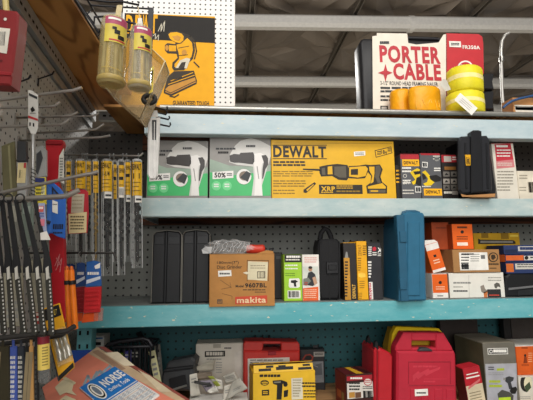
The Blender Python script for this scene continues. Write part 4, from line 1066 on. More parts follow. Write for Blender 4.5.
p_ = c.part('lid_flap'); g = p_.g
T = lambda u, d, z: F.P(u, h+z, d)
g.add([T(-w2, .13, .001), T(w2, .13, .001), T(w2-.004, .03, .028), T(-w2+.006, .03, .030), T(-w2, .13, .003), T(w2, .13, .003), T(w2-.004, .03, .030), T(-w2+.006, .03, .032)], [(0, 3, 2, 1), (4, 5, 6, 7), (0, 1, 5, 4), (1, 2, 6, 5), (2, 3, 7, 6), (3, 0, 4, 7)], YB2)
FT = Fr(T(-w2, .13, .0034), F.U, (T(-w2+.006, .03, .032)-T(-w2, .13, .003)))
g.rect(FT, .02, .03, .10, .05, INK); g.rect(FT, .12, .02, .2, .04, INK); g.rect(FT, .16, .055, .23, .075, INK); g.rect(FT, .03, .07, .09, .085, INK); g.rect(FT, .11, .06, .14, .09, INK)
p_ = c.part('front_flap'); g = p_.g
FT = Fr(T(-w2+.003, .0, .0005), F.U, V((0, .55, .83))); L = .030
g.box(FT, 0, 0, c.w-.01, L, -.001, .001, YB2); 
for u0, u1, v0, v1 in ((.02, .07, .006, .016), (.09, .16, .008, .02), (.10, .13, .018, .026), (.18, .235, .004, .014), (.05, .08, .018, .027), (.2, .23, .018, .026)): g.rect(FT, u0, v0, u1, v1, INK, 4)
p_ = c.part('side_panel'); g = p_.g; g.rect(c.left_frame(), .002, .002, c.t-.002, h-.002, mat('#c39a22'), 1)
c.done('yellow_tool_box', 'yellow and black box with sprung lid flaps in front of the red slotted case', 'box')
# grey black power tool case, leaning
F = flat(180, 385, 1.745, rz=R(-12), lean=R(8)); pr = Print(F, K18); TG = mat('#48494b', .45, var=.1, bump=.1, bsc=200); TG2 = mat('#29292b', .45)
rt_ = root('charcoal_case', 'chunky charcoal tool case tilted against the cream carton', 'tool case', F.P(0, 0))
us = lambda x, y: pr.c(x, y)
g = G(); g.prism(F, [us(46, 296), us(206, 300), us(216, 262), us(206, 180), us(64, 196), us(56, 216)], 0, .08, TG, .010); g.build('shell', None, rt_)
g = G(); g.prism(F, [us(70, 196), us(210, 180), us(216, 150), us(200, 134), us(88, 156), us(76, 168)], .006, .08, TG, .008); g.build('lid', None, rt_)
g = G(); g.prism(F, [us(92, 236), us(172, 214), us(182, 272), us(102, 294)], -.005, .01, TG2, .002); g.build('recess_plate', None, rt_)
g = G(); g.prism(F, [us(106, 284), us(178, 262), us(182, 270), us(110, 293)], -.009, .004, SILVER, .001); g.build('latch_bar', None, rt_)
g = G(); g.prism(F, [us(64, 200), us(208, 182), us(209, 187), us(65, 206)], -.002, .01, TG2, .0005); g.build('seam', None, rt_)
# wedge that carries it
# heap of tags on a white carton
c = Carton(188, 402, 248, 412, 1.655, .10, zb, K=K18).body(mat('#d9d6cf', .55)); c.pr.small(190, 330, 300, 338, 1, GREY)
c.done('white_carton', 'low white carton under the heap of crumpled paper tags', 'box')
zt_ = c.F.P(0, c.h).z
PT = [mat('#c9c4b8', .6), mat('#aaa59a', .6), mat('#d9d5cb', .6), mat('#b7b09f', .6)]
def paper(nm, lab, cat, pts, Y, m, mark=None, grp=None, slant=.3, curl=.006):
    """a bent card or leaflet whose corners are seen at these photo pixels"""
    n = len(pts); ys = [Y + slant*.05*(1-(q[1]-340)/60.0) for q in pts]
    P = [W(q[0], q[1], y) for q, y in zip(pts, ys)]
    c0 = sum(P, V((0, 0, 0)))/n
    rt2 = root(nm, lab, cat, c0, grp); g = G()
    A, B, C, D = P[:4]; NU = 8; vs = []
    nr = (B-A).cross(D-A).normalized()
    if nr.y > 0: nr = -nr
    sd = sum(ord(ch) for ch in lab)
    for j in range(NU+1):
        for i in range(NU+1):
            s_, t_ = i/NU, j/NU
            q = A.lerp(B, s_).lerp(D.lerp(C, s_), t_)
            vs.append(q + nr*(curl*math.sin(s_*3.1+sd)+curl*.7*mnoise.noise(V((s_*2.5, t_*2.5, sd*.37)))))
    fs = [(j*(NU+1)+i, j*(NU+1)+i+1, (j+1)*(NU+1)+i+1, (j+1)*(NU+1)+i) for j in range(NU) for i in range(NU)]
    g.add(vs, fs, m, True); g.build('card', None, rt2, solid=.0008)
    if mark:
        g = G()
        for (s0, t0, s1, t1, mm) in mark:
            q = lambda s_, t_: A.lerp(B, s_).lerp(D.lerp(C, s_), t_) + nr*(curl*math.sin(s_*3.1+sd)+curl*.7*mnoise.noise(V((s_*2.5, t_*2.5, sd*.37)))+.0012)
            k = 4
            for a in range(k): g.poly([q(s0+(s1-s0)*a/k, t0), q(s0+(s1-s0)*(a+1)/k, t0), q(s0+(s1-s0)*(a+1)/k, t1), q(s0+(s1-s0)*a/k, t1)], mm)
        g.build('print', None, rt2)
    return rt2
kk = lambda *p: [(150+x/4.845, 330+y/4.845) for x, y in p]
paper('paper_tag', 'folded grey leaflet at the end of the tag heap next to the charcoal case', 'tag', kk((192, 216), (226, 210), (244, 318), (196, 322)), 1.70, PT[0], [(.2, .2, .8, .26, GREY), (.2, .34, .7, .4, GREY)], None, .4)
paper('paper_tag', 'long beige tag lying along the back of the tag heap', 'tag', kk((222, 178), (318, 142), (306, 196), (226, 196)), 1.78, PT[3], None, None, .3)
paper('paper_tag', 'crinkled grey tag standing in front of the cream carton', 'tag', kk((222, 210), (300, 202), (300, 236), (228, 240)), 1.755, mat('#857767', .6), None, None, .3)
paper('paper_tag', 'lilac grey card in the middle of the tag heap', 'tag', kk((240, 248), (300, 240), (318, 290), (270, 300)), 1.725, mat('#a39aa8', .6), [(.15, .2, .8, .3, DKGREY), (.15, .5, .6, .6, DKGREY)], None, .3)
paper('paper_tag', 'tag with a yellow green stripe in the tag heap', 'tag', kk((280, 226), (306, 222), (342, 268), (322, 276)), 1.705, mat('#a7b04a', .6), [(.1, .3, .9, .5, PT[2])], None, .3)
paper('paper_tag', 'pale tag folded like a tent in the tag heap', 'tag', kk((306, 230), (350, 244), (356, 290), (318, 282)), 1.735, PT[2], [(.2, .2, .8, .28, GREY)], None, .3)
paper('paper_tag', 'dark strip lying across the tag heap', 'tag', kk((216, 244), (300, 262), (298, 276), (214, 258)), 1.688, mat('#2f2e2d', .5), None, None, .3, .003)
paper('paper_tag', 'small white paper triangle at the front of the tag heap', 'tag', kk((276, 296), (318, 270), (336, 302), (290, 306)), 1.672, PT[2], None, None, .3)
paper('paper_tag', 'striped pale leaflet raised behind the large grey tag', 'tag', kk((352, 226), (408, 202), (428, 240), (366, 262)), 1.70, PT[1], [(.1, .25, .9, .32, GREY), (.1, .45, .9, .52, GREY), (.1, .65, .7, .72, GREY)], None, .3)
paper('paper_tag', 'large grey tag at the end of the tag heap beside the yellow and black box', 'tag', kk((398, 254), (434, 230), (474, 280), (366, 344)), 1.665, PT[1], [(.3, .55, .8, .6, GREY), (.3, .66, .7, .71, GREY)], None, .3)
paper('paper_tag', 'grey tag slanting down over the rim of the low white carton', 'tag', kk((360, 268), (398, 262), (392, 340), (352, 342)), 1.685, PT[0], [(.2, .3, .8, .36, GREY), (.2, .45, .8, .5, GREY)], None, .3)
# black box with red stripe
c = Carton(346, 374, 373, 404, 1.655, .11, zb, K=K17, rz=R(8)).body(mat('#3b1e1c', .45)); pr = c.pr; F = c.F; w2 = c.w/2; h = c.h
pr.r(344, 122, 440, 146, mat('#a4242f'), 1); pr.small(356, 132, 400, 142, 1, WHITE, 2, .7); pr.r(346, 146, 440, 210, mat('#d6cfc6'), 1.5)
pr.small(352, 150, 392, 182, 3, INK, 2.5, .6); pr.el(418, 148, 15, 14, mat('#b33b44'), 3); pr.el(418, 148, 12, 11, mat('#d6cfc6'), 3.6); pr.small(408, 142, 428, 154, 2, mat('#b33b44'), 4.4, .5)
pr.r(352, 184, 372, 206, mat('#b8863c'), 2.5); pr.r(374, 184, 394, 206, mat('#6b4a36'), 2.5); pr.bars(402, 180, 436, 206, INK, 2.5, 9); pr.small(400, 164, 436, 176, 2, INK, 2.5, .5)
FT = F.top(h)
p_ = c.part('top_print'); g = p_.g
g.rect(FT, -w2+.001, .001, w2-.001, .099, mat('#5b1c1e', .4), 1); g.poly([FT.P(-.01, .002, -.001), FT.P(.02, .002, -.001), FT.P(.004, .098, -.001), FT.P(-.02, .098, -.001)], mat('#e0b02b', .4)); g.poly([FT.P(.03, .002, -.001), FT.P(w2-.004, .002, -.001), FT.P(.03, .098, -.001), FT.P(.02, .098, -.001)], mat('#2a1414', .4))
p_ = c.part('side_panel'); FLf = c.left_frame(); p_.g.rect(FLf, .001, .001, c.t-.001, h-.001, mat('#6e2a20', .45), 1); p_.g.rect(FLf, .02, .03, .06, .06, mat('#a4552f'), 2); p_.g.rect(FLf, .066, .03, .09, .06, mat('#8a7040'), 2)
c.done('blade_set_box', 'dark red box with a yellow stripe across its top and a white printed front', 'box')
# standing red case seen edge-on
F = flat(383, 375, 1.66, rz=R(0)); zf = zb+.001-F.O.z; pr = Print(F, K17); us = lambda x, y: (pr.c(x, y)[0], max(zf, pr.c(x, y)[1]))
RE = mat('#b5222c', .38, var=.06)
rt_ = root('red_edge_case', 'red case standing edge-on with two black latches on its top edge', 'tool case', F.P(0, zf))
g = G(); g.prism(F, [us(441, 260), us(452, 260), us(453, 34), us(448, 28), us(441, 40)], 0, .16, RE, .006); g.build('lid', None, rt_)
g = G(); g.prism(F, [us(455, 260), us(508, 260), us(509, 62), us(499, 46), us(464, 30), us(456, 38)], .004, .16, RE, .006); g.build('shell', None, rt_)
g = G(); g.prism(F, [us(452, 258), us(455, 258), us(456, 44), us(453, 44)], .006, .155, mat('#6d1219'), 0); g.build('seam', None, rt_)
for d in (.015, .11):
    g = G(); g.prism(F, [us(446, 34), us(462, 34), us(460, 12), us(454, 6), us(449, 12)], d, d+.022, mat('#1d1d1f', .35), .002); g.prism(F, [us(444, 46), us(466, 46), us(466, 32), us(444, 32)], d-.004, d+.026, mat('#1d1d1f', .35), .002); g.build('latch', None, rt_)
# yellow case behind
YC = mat('#e8c322', .45, var=.06); YC2 = mat('#b8931a', .5)
F = flat(420, 370, 1.727); zf = zb+.001-F.O.z; us = lambda x, y: (F.uv(x, y)[0], max(zf, F.uv(x, y)[1]))
rt_ = root('yellow_case', 'big yellow tool case standing behind the red bevel-shouldered case', 'tool case', F.P(0, zf))
rt_['label'] = 'big yellow tool case standing right behind the upright red case with a carrying slot'
g = G(); g.prism(F, [us(391, 404), us(450, 404), us(449, 350), us(446, 336), us(440, 329), us(397, 327), us(393, 335), us(391, 352)], 0, .05, YC, .010); g.build('lid', None, rt_)
g = G(); g.prism(F, [us(392, 404), us(449, 404), us(447, 350), us(440, 332), us(398, 331), us(393, 350)], .052, .125, YC2, .008); g.build('shell', None, rt_)
g = G(); g.prism(F, [us(400, 345), us(436, 345), us(433, 338), us(403, 338)], -.004, .01, YC2, .002); g.build('raised_panel', None, rt_)
# upright red case in front
RM = mat('#b5283a', .42, var=.06, bump=.05, bsc=240); RM2 = mat('#a02334', .45)
F = flat(427, 372, 1.645); zf = zb+.001-F.O.z; pr = Print(F, K16); us = lambda x, y: (pr.c(x, y)[0], max(zf, pr.c(x, y)[1]))
rt_ = root('red_slot_case', 'upright red tool case with a carrying slot and an embossed lightning mark', 'tool case', F.P(0, zf))
g = G(); g.prism(F, [us(62, 440), us(388, 440), us(380, 160), us(372, 140), us(64, 140), us(64, 160)], 0, .075, RM, .008); sh_ = g.build('shell', None, rt_)
g = G(); g.prism(F, [us(62, 142), us(150, 142), us(152, 86), us(150, 44), us(106, 44), us(64, 122)], .012, .065, RM, .004)
g.prism(F, [us(280, 142), us(374, 142), us(368, 124), us(322, 46), us(280, 46)], .012, .065, RM, .004)
g.prism(F, [us(148, 88), us(282, 88), us(282, 45), us(148, 44)], .012, .065, RM, .004)
g.prism(F, [us(148, 142), us(282, 142), us(282, 126), us(148, 126)], .012, .065, RM, .003); g.build('handle_frame', None, rt_)
g = G(); g.prism(F, [us(176, 140), us(254, 140), us(248, 130), us(232, 124), us(196, 124), us(182, 130)], -.003, .03, mat('#3c3c40', .4), .003); g.build('latch', None, rt_)
g = G()
RL = mat('#c63a4a', .4)
for ol_ in ([(126, 196), (350, 196)], [(126, 196), (126, 312)], [(350, 196), (350, 314)], [(126, 322), (370, 322)]):
    (xa, ya), (xb, yb) = ol_
    g.tube([F.P(*us(xa, ya), 0), F.P(*us(xb, yb), 0)], .0022, RM2, 6)
sub(g, 'embossed_border', sh_)
e = Print(F, K16); 
e.p([(148, 268), (178, 246), (186, 256), (232, 232), (238, 244), (296, 222), (292, 236), (218, 272), (212, 262), (176, 290), (168, 280), (150, 304)], RL, 1)
e.small(150, 216, 280, 228, 1, RL, 1, .85, .05); e.ln([(210, 288), (328, 288)], 3, RL, 1); e.small(206, 298, 268, 308, 1, RL, 1, .85, .05)
sub(e.g, 'embossed_mark', sh_)
for xa in (132, 190, 262, 324):
    g = G(); g.prism(F, [us(xa, 436), us(xa+46, 436), us(xa+44, 340), us(xa+2, 340)], -.003, .01, RM, .0025); g.build('rib', None, rt_)
e = Print(F.shift(-.0035), K16); e.p([(158, 344), (228, 340), (230, 376), (160, 380)], WHITE, 1); e.small(168, 358, 220, 368, 1, DKGREY, 2, .8); e.g.build('price_sticker', None, rt_)
# small red and cream box, leaning
c = Carton(465.5, 367, 483, 404, 1.655, .06, zb, K=K12, rz=R(6), lean=R(7)).body(mat('#8f1f2a', .45)); F = c.F; pr = c.pr; w2 = c.w/2; h = c.h
g = c.g
g.rect(F, -w2+.001, h*.52, w2-.001, h-.001, mat('#b3232f', .4), 1); g.rect(F, -w2+.001, .001, w2-.001, h*.52, mat('#d3c4a6', .5), 1)
g.rect(F, -w2+.012, h*.82, w2-.012, h*.85, WHITE, 2); g.rect(F, -w2+.008, h*.72, w2-.008, h*.76, WHITE, 2)
g.poly([F.P(-w2+.008, h*.42, -.001), F.P(-w2+.012, h*.5, -.001), F.P(w2-.008, h*.66, -.001), F.P(w2-.012, h*.58, -.001)], mat('#cf6f70'))
for q in range(4): g.rect(F, -w2+.01, h*(.06+.08*q), w2-.016, h*(.085+.08*q), mat('#8e8067'), 2)
p_ = c.part('lid_flap'); p_.g.box(F, -w2+.001, h+.0004, w2-.001, h+.0024, .001, .058, mat('#c22734', .4))
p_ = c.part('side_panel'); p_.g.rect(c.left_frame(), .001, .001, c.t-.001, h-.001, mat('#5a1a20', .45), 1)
c.done('red_cream_box', 'narrow red and cream box leaning between the upright red case and the grey drill carton', 'box')
# grey drill carton
c = Carton(485, 343, 517.5, 404, 1.66, .20, zb, K=K12, rz=R(3)).body(mat('#6c685e', .5)); F = c.F; pr = c.pr; w2 = c.w/2; h = c.h
LGY = mat('#a9a9b0', .45); GRNL = mat('#a9b83a', .45)
pr.p([(156, 240), (298, 236), (300, 430), (158, 430)], LGY, 1); pr.r(156, 236, 298, 243, mat('#b9bd5e'), 1.5)
pr.p([(166, 170), (256, 168), (258, 196), (168, 198)], WHITE, 1); pr.p([(169, 173), (253, 171), (255, 193), (171, 195)], mat('#2f2e2c'), 2); pr.small(192, 175, 250, 191, 1, WHITE, 3, .85, .05); pr.el(181, 184, 8, 8, WHITE, 3); pr.el(181, 184, 5, 5, INK, 4)
pr.small(170, 252, 196, 270, 2, DKGREY, 2, .5); pr.r(208, 258, 240, 270, GRNL, 2); pr.small(170, 278, 240, 294, 2, GREY, 2, .35)
for y in (312, 332):
    pr.small(174, y, 236, y+14, 1, GRNL, 2, .8, .3, y)
pr.r(174, 326, 214, 329, DKGREY, 2)
pr.p([(246, 300), (262, 294), (284, 300), (280, 314), (270, 320), (278, 350), (262, 352), (256, 326), (244, 316)], DKGREY, 2); pr.p([(270, 346), (292, 340), (298, 352), (290, 372), (272, 372), (264, 360)], INK, 3); pr.p([(236, 300), (246, 302), (246, 312), (236, 310)], GREY, 3)
pr.p([(210, 372), (230, 354), (262, 364), (282, 380), (280, 430), (220, 430)], mat('#4b4b44'), 2.5); pr.r(218, 386, 268, 430, mat('#b5d334'), 3.5)
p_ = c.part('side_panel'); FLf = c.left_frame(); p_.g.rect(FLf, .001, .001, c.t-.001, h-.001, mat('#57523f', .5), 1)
p_ = c.part('lid_flap'); p_.g.box(F, -w2+.001, h+.0006, w2-.001, h+.003, .002, .195, mat('#857e6f', .6))
c.done('drill_carton', 'large grey carton with a lime drawn drill beside the orange box', 'box')
# orange box and white box at the end
c = Carton(518.8, 349, 560, 378, 1.72, .15, None, K=K12); 
zl = c.F.O.z
c0 = Carton(519.5, 376.5, 562, 404, 1.66, .16, zb, K=K12).body(mat('#cfc8ba', .55)); pr = c0.pr
pr.el(338, 324, 26, 40, mat('#26231f'), 1); pr.el(346, 326, 18, 34, mat('#d9d0ae'), 2); pr.p([(330, 340), (352, 318), (360, 344), (340, 366)], mat('#3d4a33'), 3); pr.small(310, 384, 360, 398, 2, GREY, 1, .4)
p_ = c0.part('lid_flap'); p_.g.box(c0.F, -c0.w/2+.001, c0.h+.0005, c0.w/2-.001, c0.h+.0025, .001, .155, mat('#d9d3c6', .55))
c0.done('white_picture_box', 'white box with a round dark picture under the orange box', 'box')
zz = c0.F.P(0, c0.h+.0028).z
OB = mat('#cf5a20', .45)
c = Carton(516.8, 346, 562, 378, 1.675, .14, zz, K=K12).body(OB); pr = c.pr
pr.small(318, 166, 346, 174, 1, mat('#6b2b10'), 1, .6); pr.el(334, 202, 5, 6, INK, 1); pr.p([(330, 208), (340, 208), (344, 236), (326, 236)], mat('#7d3212'), 1); pr.small(318, 240, 352, 252, 2, mat('#7d3212'), 1, .4); pr.small(348, 190, 366, 236, 5, mat('#e8a377'), 1, .4)
p_ = c.part('lid_flap'); F = c.F; g = p_.g; g.prism(F.right(-c.w/2, 0), [(0, c.h+.001), (-.13, c.h+.012), (-.13, c.h+.014), (0, c.h+.003)], 0, c.w, mat('#e5dfd6', .5)) if False else g.box(F, -c.w/2+.001, c.h+.0005, c.w/2-.001, c.h+.003, .001, .135, mat('#e5dfd6', .5))
c.done('orange_open_box', 'orange box with a white top lying on the white picture box', 'box')
# dark boards standing at the back
g = G(); a, b = W(441, 340, 1.93), W(479, 340, 1.93); F = Fr((a.x, 1.93, zb+.001), (1, 0, 0), (0, 0, 1)); g.box(F, 0, 0, b.x-a.x, Z_LOW-.022-zb, 0, .03, mat('#2f2723', .6, var=.2), .002)
o = g.build('dark_board', F.P(.05, 0)); tag(o, 'dark brown board leaning at the back between yellow case and teal pegboard', 'board')
g = G(); a, b = W(505, 340, 1.93), W(512, 340, 1.93); F = Fr((a.x, 1.93, zb+.001), (1, 0, 0), (0, 0, 1)); g.box(F, 0, 0, b.x-a.x, Z_LOW-.022-zb, 0, .03, mat('#1c1b1b', .6), .002)
o = g.build('dark_post', F.P(.02, 0)); tag(o, 'narrow black post standing at the back above the orange box', 'post')
g = G(); a, b = W(512.6, 340, 1.94), W(580, 340, 1.94); F = Fr((a.x, 1.94, zb+.001), (1, 0, 0), (0, 0, 1)); g.box(F, 0, 0, b.x-a.x, Z_LOW-.03-zb, 0, .03, mat('#3a3532', .6, var=.2), .002)
o = g.build('dark_board', F.P(.1, 0)); tag(o, 'dark grey board at the back past the narrow black post', 'board')
# ============================================================ hooks and hanging stock of the side wall
BRT = mat('#a5a09a', .3, .7); DRK = mat('#3a3836', .4, .5)
def wall_at(a, b):                      # where the line a-b, carried on, meets the side wall
    a, b = V(a), V(b); d = a-b
    t = (XW(a.y)+.001-a.x)/d.x
    return a+d*t
hooks = []
def hook(Y, A, B, C, r, m, lab, grp=None, base=True):
    a, b, c = W(*A, Y), W(*B, Y), W(*C, Y)
    root_p = wall_at(a, b)
    mid = b.lerp(c, .35); mid.z = b.z + (c.z-b.z)*.15
    g = G(); g.tube([root_p, a, b, mid, c], r, m, 8)
    rt2 = root('peg_hook', lab, 'hook', root_p, grp)
    g.build('arm', None, rt2)
    if base:
        g = G(); g.wbox(root_p.x+.0005, Y-.010, root_p.z-.022, root_p.x+.003, Y+.010, root_p.z+.012, m, .0008); g.build('back_plate', None, rt2)
    hooks.append((root_p, b)); return rt2
GE = 'bare peg hooks on the side wall'
hook(.95, (0, 100), (68, 91), (82, 87.5), .0042, BRT, 'long grey hook rising past the white tag, topmost of those on the side pegboard')
hook(1.06, (0, 108), (52, 106.5), (60, 102), .0036, BRT, 'short bare steel hook just under the topmost long one')
hook(1.16, (0, 118.5), (68, 116), (78, 112), .0036, BRT, 'bare steel hook passing behind the middle of the white tag')
hook(1.0, (0, 127), (60, 124.5), (69, 119.5), .0036, BRT, 'dark bare hook crossing the red stripe of the white tag')
hook(1.25, (20, 134), (92, 130), (104, 124), .0036, BRT, 'long bare hook with a raised white tip above the drill tubes')
hook(1.19, (0, 141.5), (96, 137.5), (110, 135.5), .0036, BRT, 'lowest of the bare hooks, running just above the red plastic sleeve')
hook(1.36, (50, 117), (92, 116), (99, 113), .0032, BRT, 'far bare hook next to the grey perforated rail')
hook(.90, (0, 193), (88, 174), (98, 171.5), .0040, BRT, 'long pale hook slanting up in front of the red plastic sleeve')
hook(.86, (0, 200), (62, 196.5), (79, 190), .0056, BRT, 'thick pale hook that carries the black sheathed saw blades')
hook(1.46, (46, 154.5), (139, 156), (143, 153), .0036, BRT, 'steel hook that carries the row of drill tubes')
hook(1.30, (63, 253), (113, 253), (116.5, 261), .0034, DRK, 'dark rod with a turned down tip below the drill tubes')
hook(.85, (0, 338), (64, 331.5), (75, 326), .0052, DRK, 'dark upper hook of the lowest pair, above the blade packs')
hook(.92, (0, 344.5), (58, 336), (68, 331), .0048, DRK, 'dark lower hook of the lowest pair, above the blade packs')
for nm, Yp, py in (('small black hook on the side pegboard beneath the slotted channel', 1.30, 79), ('small black hook on the side pegboard between the slotted channel and the bare hooks', 1.12, 84)):
    p = W(40 if Yp > 1.2 else 6, py, Yp); p.x = XW(Yp)+.001; g = G()
    g.tube([p, p+V((.025, -.01, .003)), p+V((.055, -.025, .006)), p+V((.062, -.028, .016))], .0026, WIRE, 6); g.tube([p+V((.002, 0, 0)), p+V((.002, 0, -.025))], .0026, WIRE, 6)
    tag(g.build('peg_hook', p), nm, 'hook')

def card(nm, lab, cat, pts, Y, t, m, prints=(), parts=(), grp=None, body='card', tilt=0.0):
    """a hanging card, pack or sheath: outline traced at its distance, real thickness behind"""
    F = flat(pts[0][0], pts[0][1], Y, rz=tilt)
    rt2 = root(nm, lab, cat, F.P(*F.uv(*pts[0])), grp)
    P_ = Print(F)
    P_.g.prism(F, [F.uv(*q) for q in pts], 0, t, m, min(.0015, t*.3)); 
    for f in prints: f(P_)
    P_.g.build(body, None, rt2)
    for n_, f in parts:
        q = Print(F); f(q); q.g.build(n_, None, rt2)
    return rt2, F
# white tag with a long bit
TAGW = mat('#dcdad4', .4)
def tagp(P):
    P.p([(29, 93), (37.5, 97), (37.5, 99.5), (29, 95.5)], DKGREY, 2); P.p([(28.3, 115.5), (38, 119), (38, 121), (28.3, 117.8)], mat('#c23a3e'), 2)
    P.p([(30.5, 109), (33, 106.5), (35.5, 110.5), (32, 112.5)], INK, 2); P.p([(29.5, 122.5), (31, 122.5), (31, 126), (29.5, 126)], INK, 2); P.p([(33, 123), (34.5, 123.4), (34.5, 127), (33, 126.6)], INK, 2); P.small(30, 113, 36, 115, 1, GREY, 2)
rt2, F = card('drill_bit', 'long silver drill bit hanging from a white tag with a red stripe', 'drill bit', [(28, 90), (32, 90.5), (38, 95), (38, 128), (35.5, 134), (31, 134), (28, 127)], .935, .0012, TAGW, (tagp,))
g = G(); A, B = W(33.2, 134, .937), W(33.2, 208, .937); g.lathe(A, B, [(0, .0042), (.5, .0042), (.51, .0036), (.97, .0036), (1, .001)], SILVER, 12); g.build('shank', None, rt2)
g = G(); 
g.tube([A.lerp(B, .45+.5*k/60)+V((.0042*math.cos(k*1.1), .0042*math.sin(k*1.1), 0)) for k in range(61)], .0012, DKGREY, 5); g.build('flute', None, rt2)

# saw blades in black sheaths
SH = mat('#161618', .5); BLD = mat('#45443f', .35, .6); TW = mat('#b3b1aa', .5)
tops = [(-7, -1, 4), (1, 8, 13), (8, 16, 24), (15, 27, 35), (23, 37, 43.5), (34, 47, 52)]
for k, (xt, xm, xb) in enumerate(tops):
    Y = .865 + .0042*k if False else .862
    F = flat(xm, 270, Y-.004-.0062*k)
    o0 = F.uv(xt, 200); rt2 = root('sheathed_saw', ['black sheathed saw blade hanging closest to the side wall', 'black sheathed saw blade, second out along its hook', 'black sheathed saw blade, third out along its hook', 'black sheathed saw blade, third in from the tip of its hook', 'black sheathed saw blade, second in from the tip of its hook', 'black sheathed saw blade hanging nearest the tip of its hook'][k], 'saw blade', F.P(*o0), 'sheathed saw blades')
    u = lambda x, y: F.uv(x, y)
    g = G(); g.prism(F, [u(xt-1.6, 200), u(xt+2.2, 200), u(xm+3.4, 262), u(xm+4.6, 273), u(xm-4.6, 273), u(xm-3.6, 255)], 0, .005, SH, .001); g.build('sheath', None, rt2)
    g = G(); hz = F.P(*u(xt, 197)); 
    g.tube([F.P(u(xt, 0)[0]+.0085*math.cos(a*math.pi/7), u(xt, 198)[1]+.0085*math.sin(a*math.pi/7), .0025) for a in range(14)], .0016, SH, 5, True); g.build('hang_loop', None, rt2)
    g = G(); g.prism(F, [u(xm-2.6, 273), u(xm+3.3, 273), u(xb+2.2, 333), u(xb, 336), u(xb-3.8, 334)], .0015, .0035, BLD); bl_ = g.build('blade', None, rt2)
    P_ = Print(F.shift(.0015)); n_ = 15
    for q in range(n_):
        t_ = (q+.2)/n_; x = (xm+2.4)+(xb+1.2-xm-2.4)*t_; y = 276+57*t_
        P_.r(x-.7, y, x+.9, y+1.9, TW, 1)
    sub(P_.g, 'teeth', bl_)
    g = G(); g.prism(F, [u(xm-1.2, 268), u(xm+1.6, 266), u(xm+2.4, 278), u(xm-.6, 280)], -.0012, .001, mat('#b9b5ab', .4), 0); g.build('rivet_plate', None, rt2)

PALEB = mat('#a09b88', .3, alpha=.85); OLIV = mat('#6f6a4c', .4, alpha=.9); GRNG = mat('#7f8a80', .35, alpha=.85); CLG = mat('#b5b6b4', .2, alpha=.6)
def lab_(x0, y0, x1, y1, m, n=0, m2=GREY, l=2):
    def f(P):
        P.r(x0, y0, x1, y1, m, l)
        if n: P.small(x0+.6, y0+.8, x1-.6, y1-.6, n, m2, l+1, .5)
    return f
def pol(pts, m, l=2): return lambda P: P.p(pts, m, l)
card('blade_pack', 'pale plastic pouch behind the blades closest to the side wall', 'pack', [(2, 268), (22, 266), (24, 326), (6, 328)], 1.00, .006, PALEB, (), (('label', lab_(6, 300, 20, 322, mat('#9c988a'), 3)),), body='pouch')
card('blade_pack', 'beige plastic pouch behind the blades nearest the red plastic sleeve', 'pack', [(28, 260), (46, 258), (47, 322), (30, 326)], 1.02, .006, PALEB, (), (('label', lab_(32, 312, 44, 324, mat('#8c3430'), 2, PAPER)),), body='pouch')
card('blade_pack', 'grey green plastic pouch between the upper black sheaths', 'pack', [(21, 203), (33, 202), (33, 246), (22, 248)], .97, .006, GRNG, (), (('label', lab_(23, 206, 31, 214, mat('#9aa59a'))),), body='pouch')
card('blade_pack', 'grey plastic pouch behind the middle black sheaths', 'pack', [(8, 204), (19, 203), (20, 246), (10, 248)], .99, .006, mat('#8d8c84', .4, alpha=.85), (), (('label', lab_(10, 206, 18, 222, mat('#a5a294'))),), body='pouch')
card('bit_pouch', 'olive plastic pouch hanging against the side pegboard above the blades', 'pack', [(1, 146), (14, 141), (17, 198), (3, 200)], 1.05, .008, OLIV, (), (('fold', pol([(8, 146), (10, 145), (13, 196), (11, 197)], mat('#8f8a66', .4))),), body='pouch')
rt2, F = card('hole_saw_pack', 'dark capped pack with a cream label and a red corner', 'pack', [(16.5, 162), (26.5, 162), (27, 184), (25, 200), (17.5, 200), (16.5, 184)], 1.03, .012, CLG, (lab_(16.8, 163, 26.8, 183, mat('#d8c692', .5), 0),), (), body='pouch')
g = G(); F2 = F; g.prism(F2, [F2.uv(16.5, 161.5), F2.uv(26, 161.5), F2.uv(25.5, 141), F2.uv(17, 141)], -.001, .014, DKGREY, .002); g.build('cap', None, rt2)
P_ = Print(F); P_.r(24, 163, 26.6, 168, mat('#b5343a'), 4); P_.g.build('red_corner', None, rt2)
P_ = Print(F); P_.bars(18, 170, 23, 178, DKGREY, 4, 6); P_.g.build('print', None, rt2)
card('blister_card', 'clear and grey blister pack hanging beside the red plastic sleeve', 'pack', [(35, 148), (42, 145), (46, 150), (46, 176), (36, 178)], 1.04, .010, CLG, (), (('insert', pol([(36.5, 154), (41, 150), (43, 158), (38, 175), (36, 172)], mat('#3c3d40', .5), 1)),), body='blister')
card('blister_card', 'yellow pack with a dark blue top edge under the clear blister', 'pack', [(34, 178), (45, 177), (46, 204), (35, 206)], 1.02, .006, mat('#d9c63c', .45), (lab_(34.2, 178, 45, 182.5, mat('#27316a'), 0), lambda P: P.small(36, 185, 44, 203, 5, mat('#5a5a30'), 2, .45)), (('label', lab_(41, 186, 45.4, 200, mat('#e3dca2'), 3)),))
card('hang_card', 'small pink and blue card with a white sticker hanging in front of the sheaths', 'pack', [(38, 203), (44.5, 203), (47, 238), (41, 241)], .85-.022, .003, mat('#8d93ae', .45), (lab_(38.8, 206, 44, 212, mat('#b0504a'), 1, WHITE), lab_(40, 219, 45, 226, mat('#c06a78'), 0), lambda P: P.small(39.5, 213, 44.5, 218, 2, mat('#3c4a86'), 2, .5)), (('white_sticker', pol([(40.5, 233), (47, 231), (51, 240), (41, 240)], mat('#cfcac2', .5), 3)),))
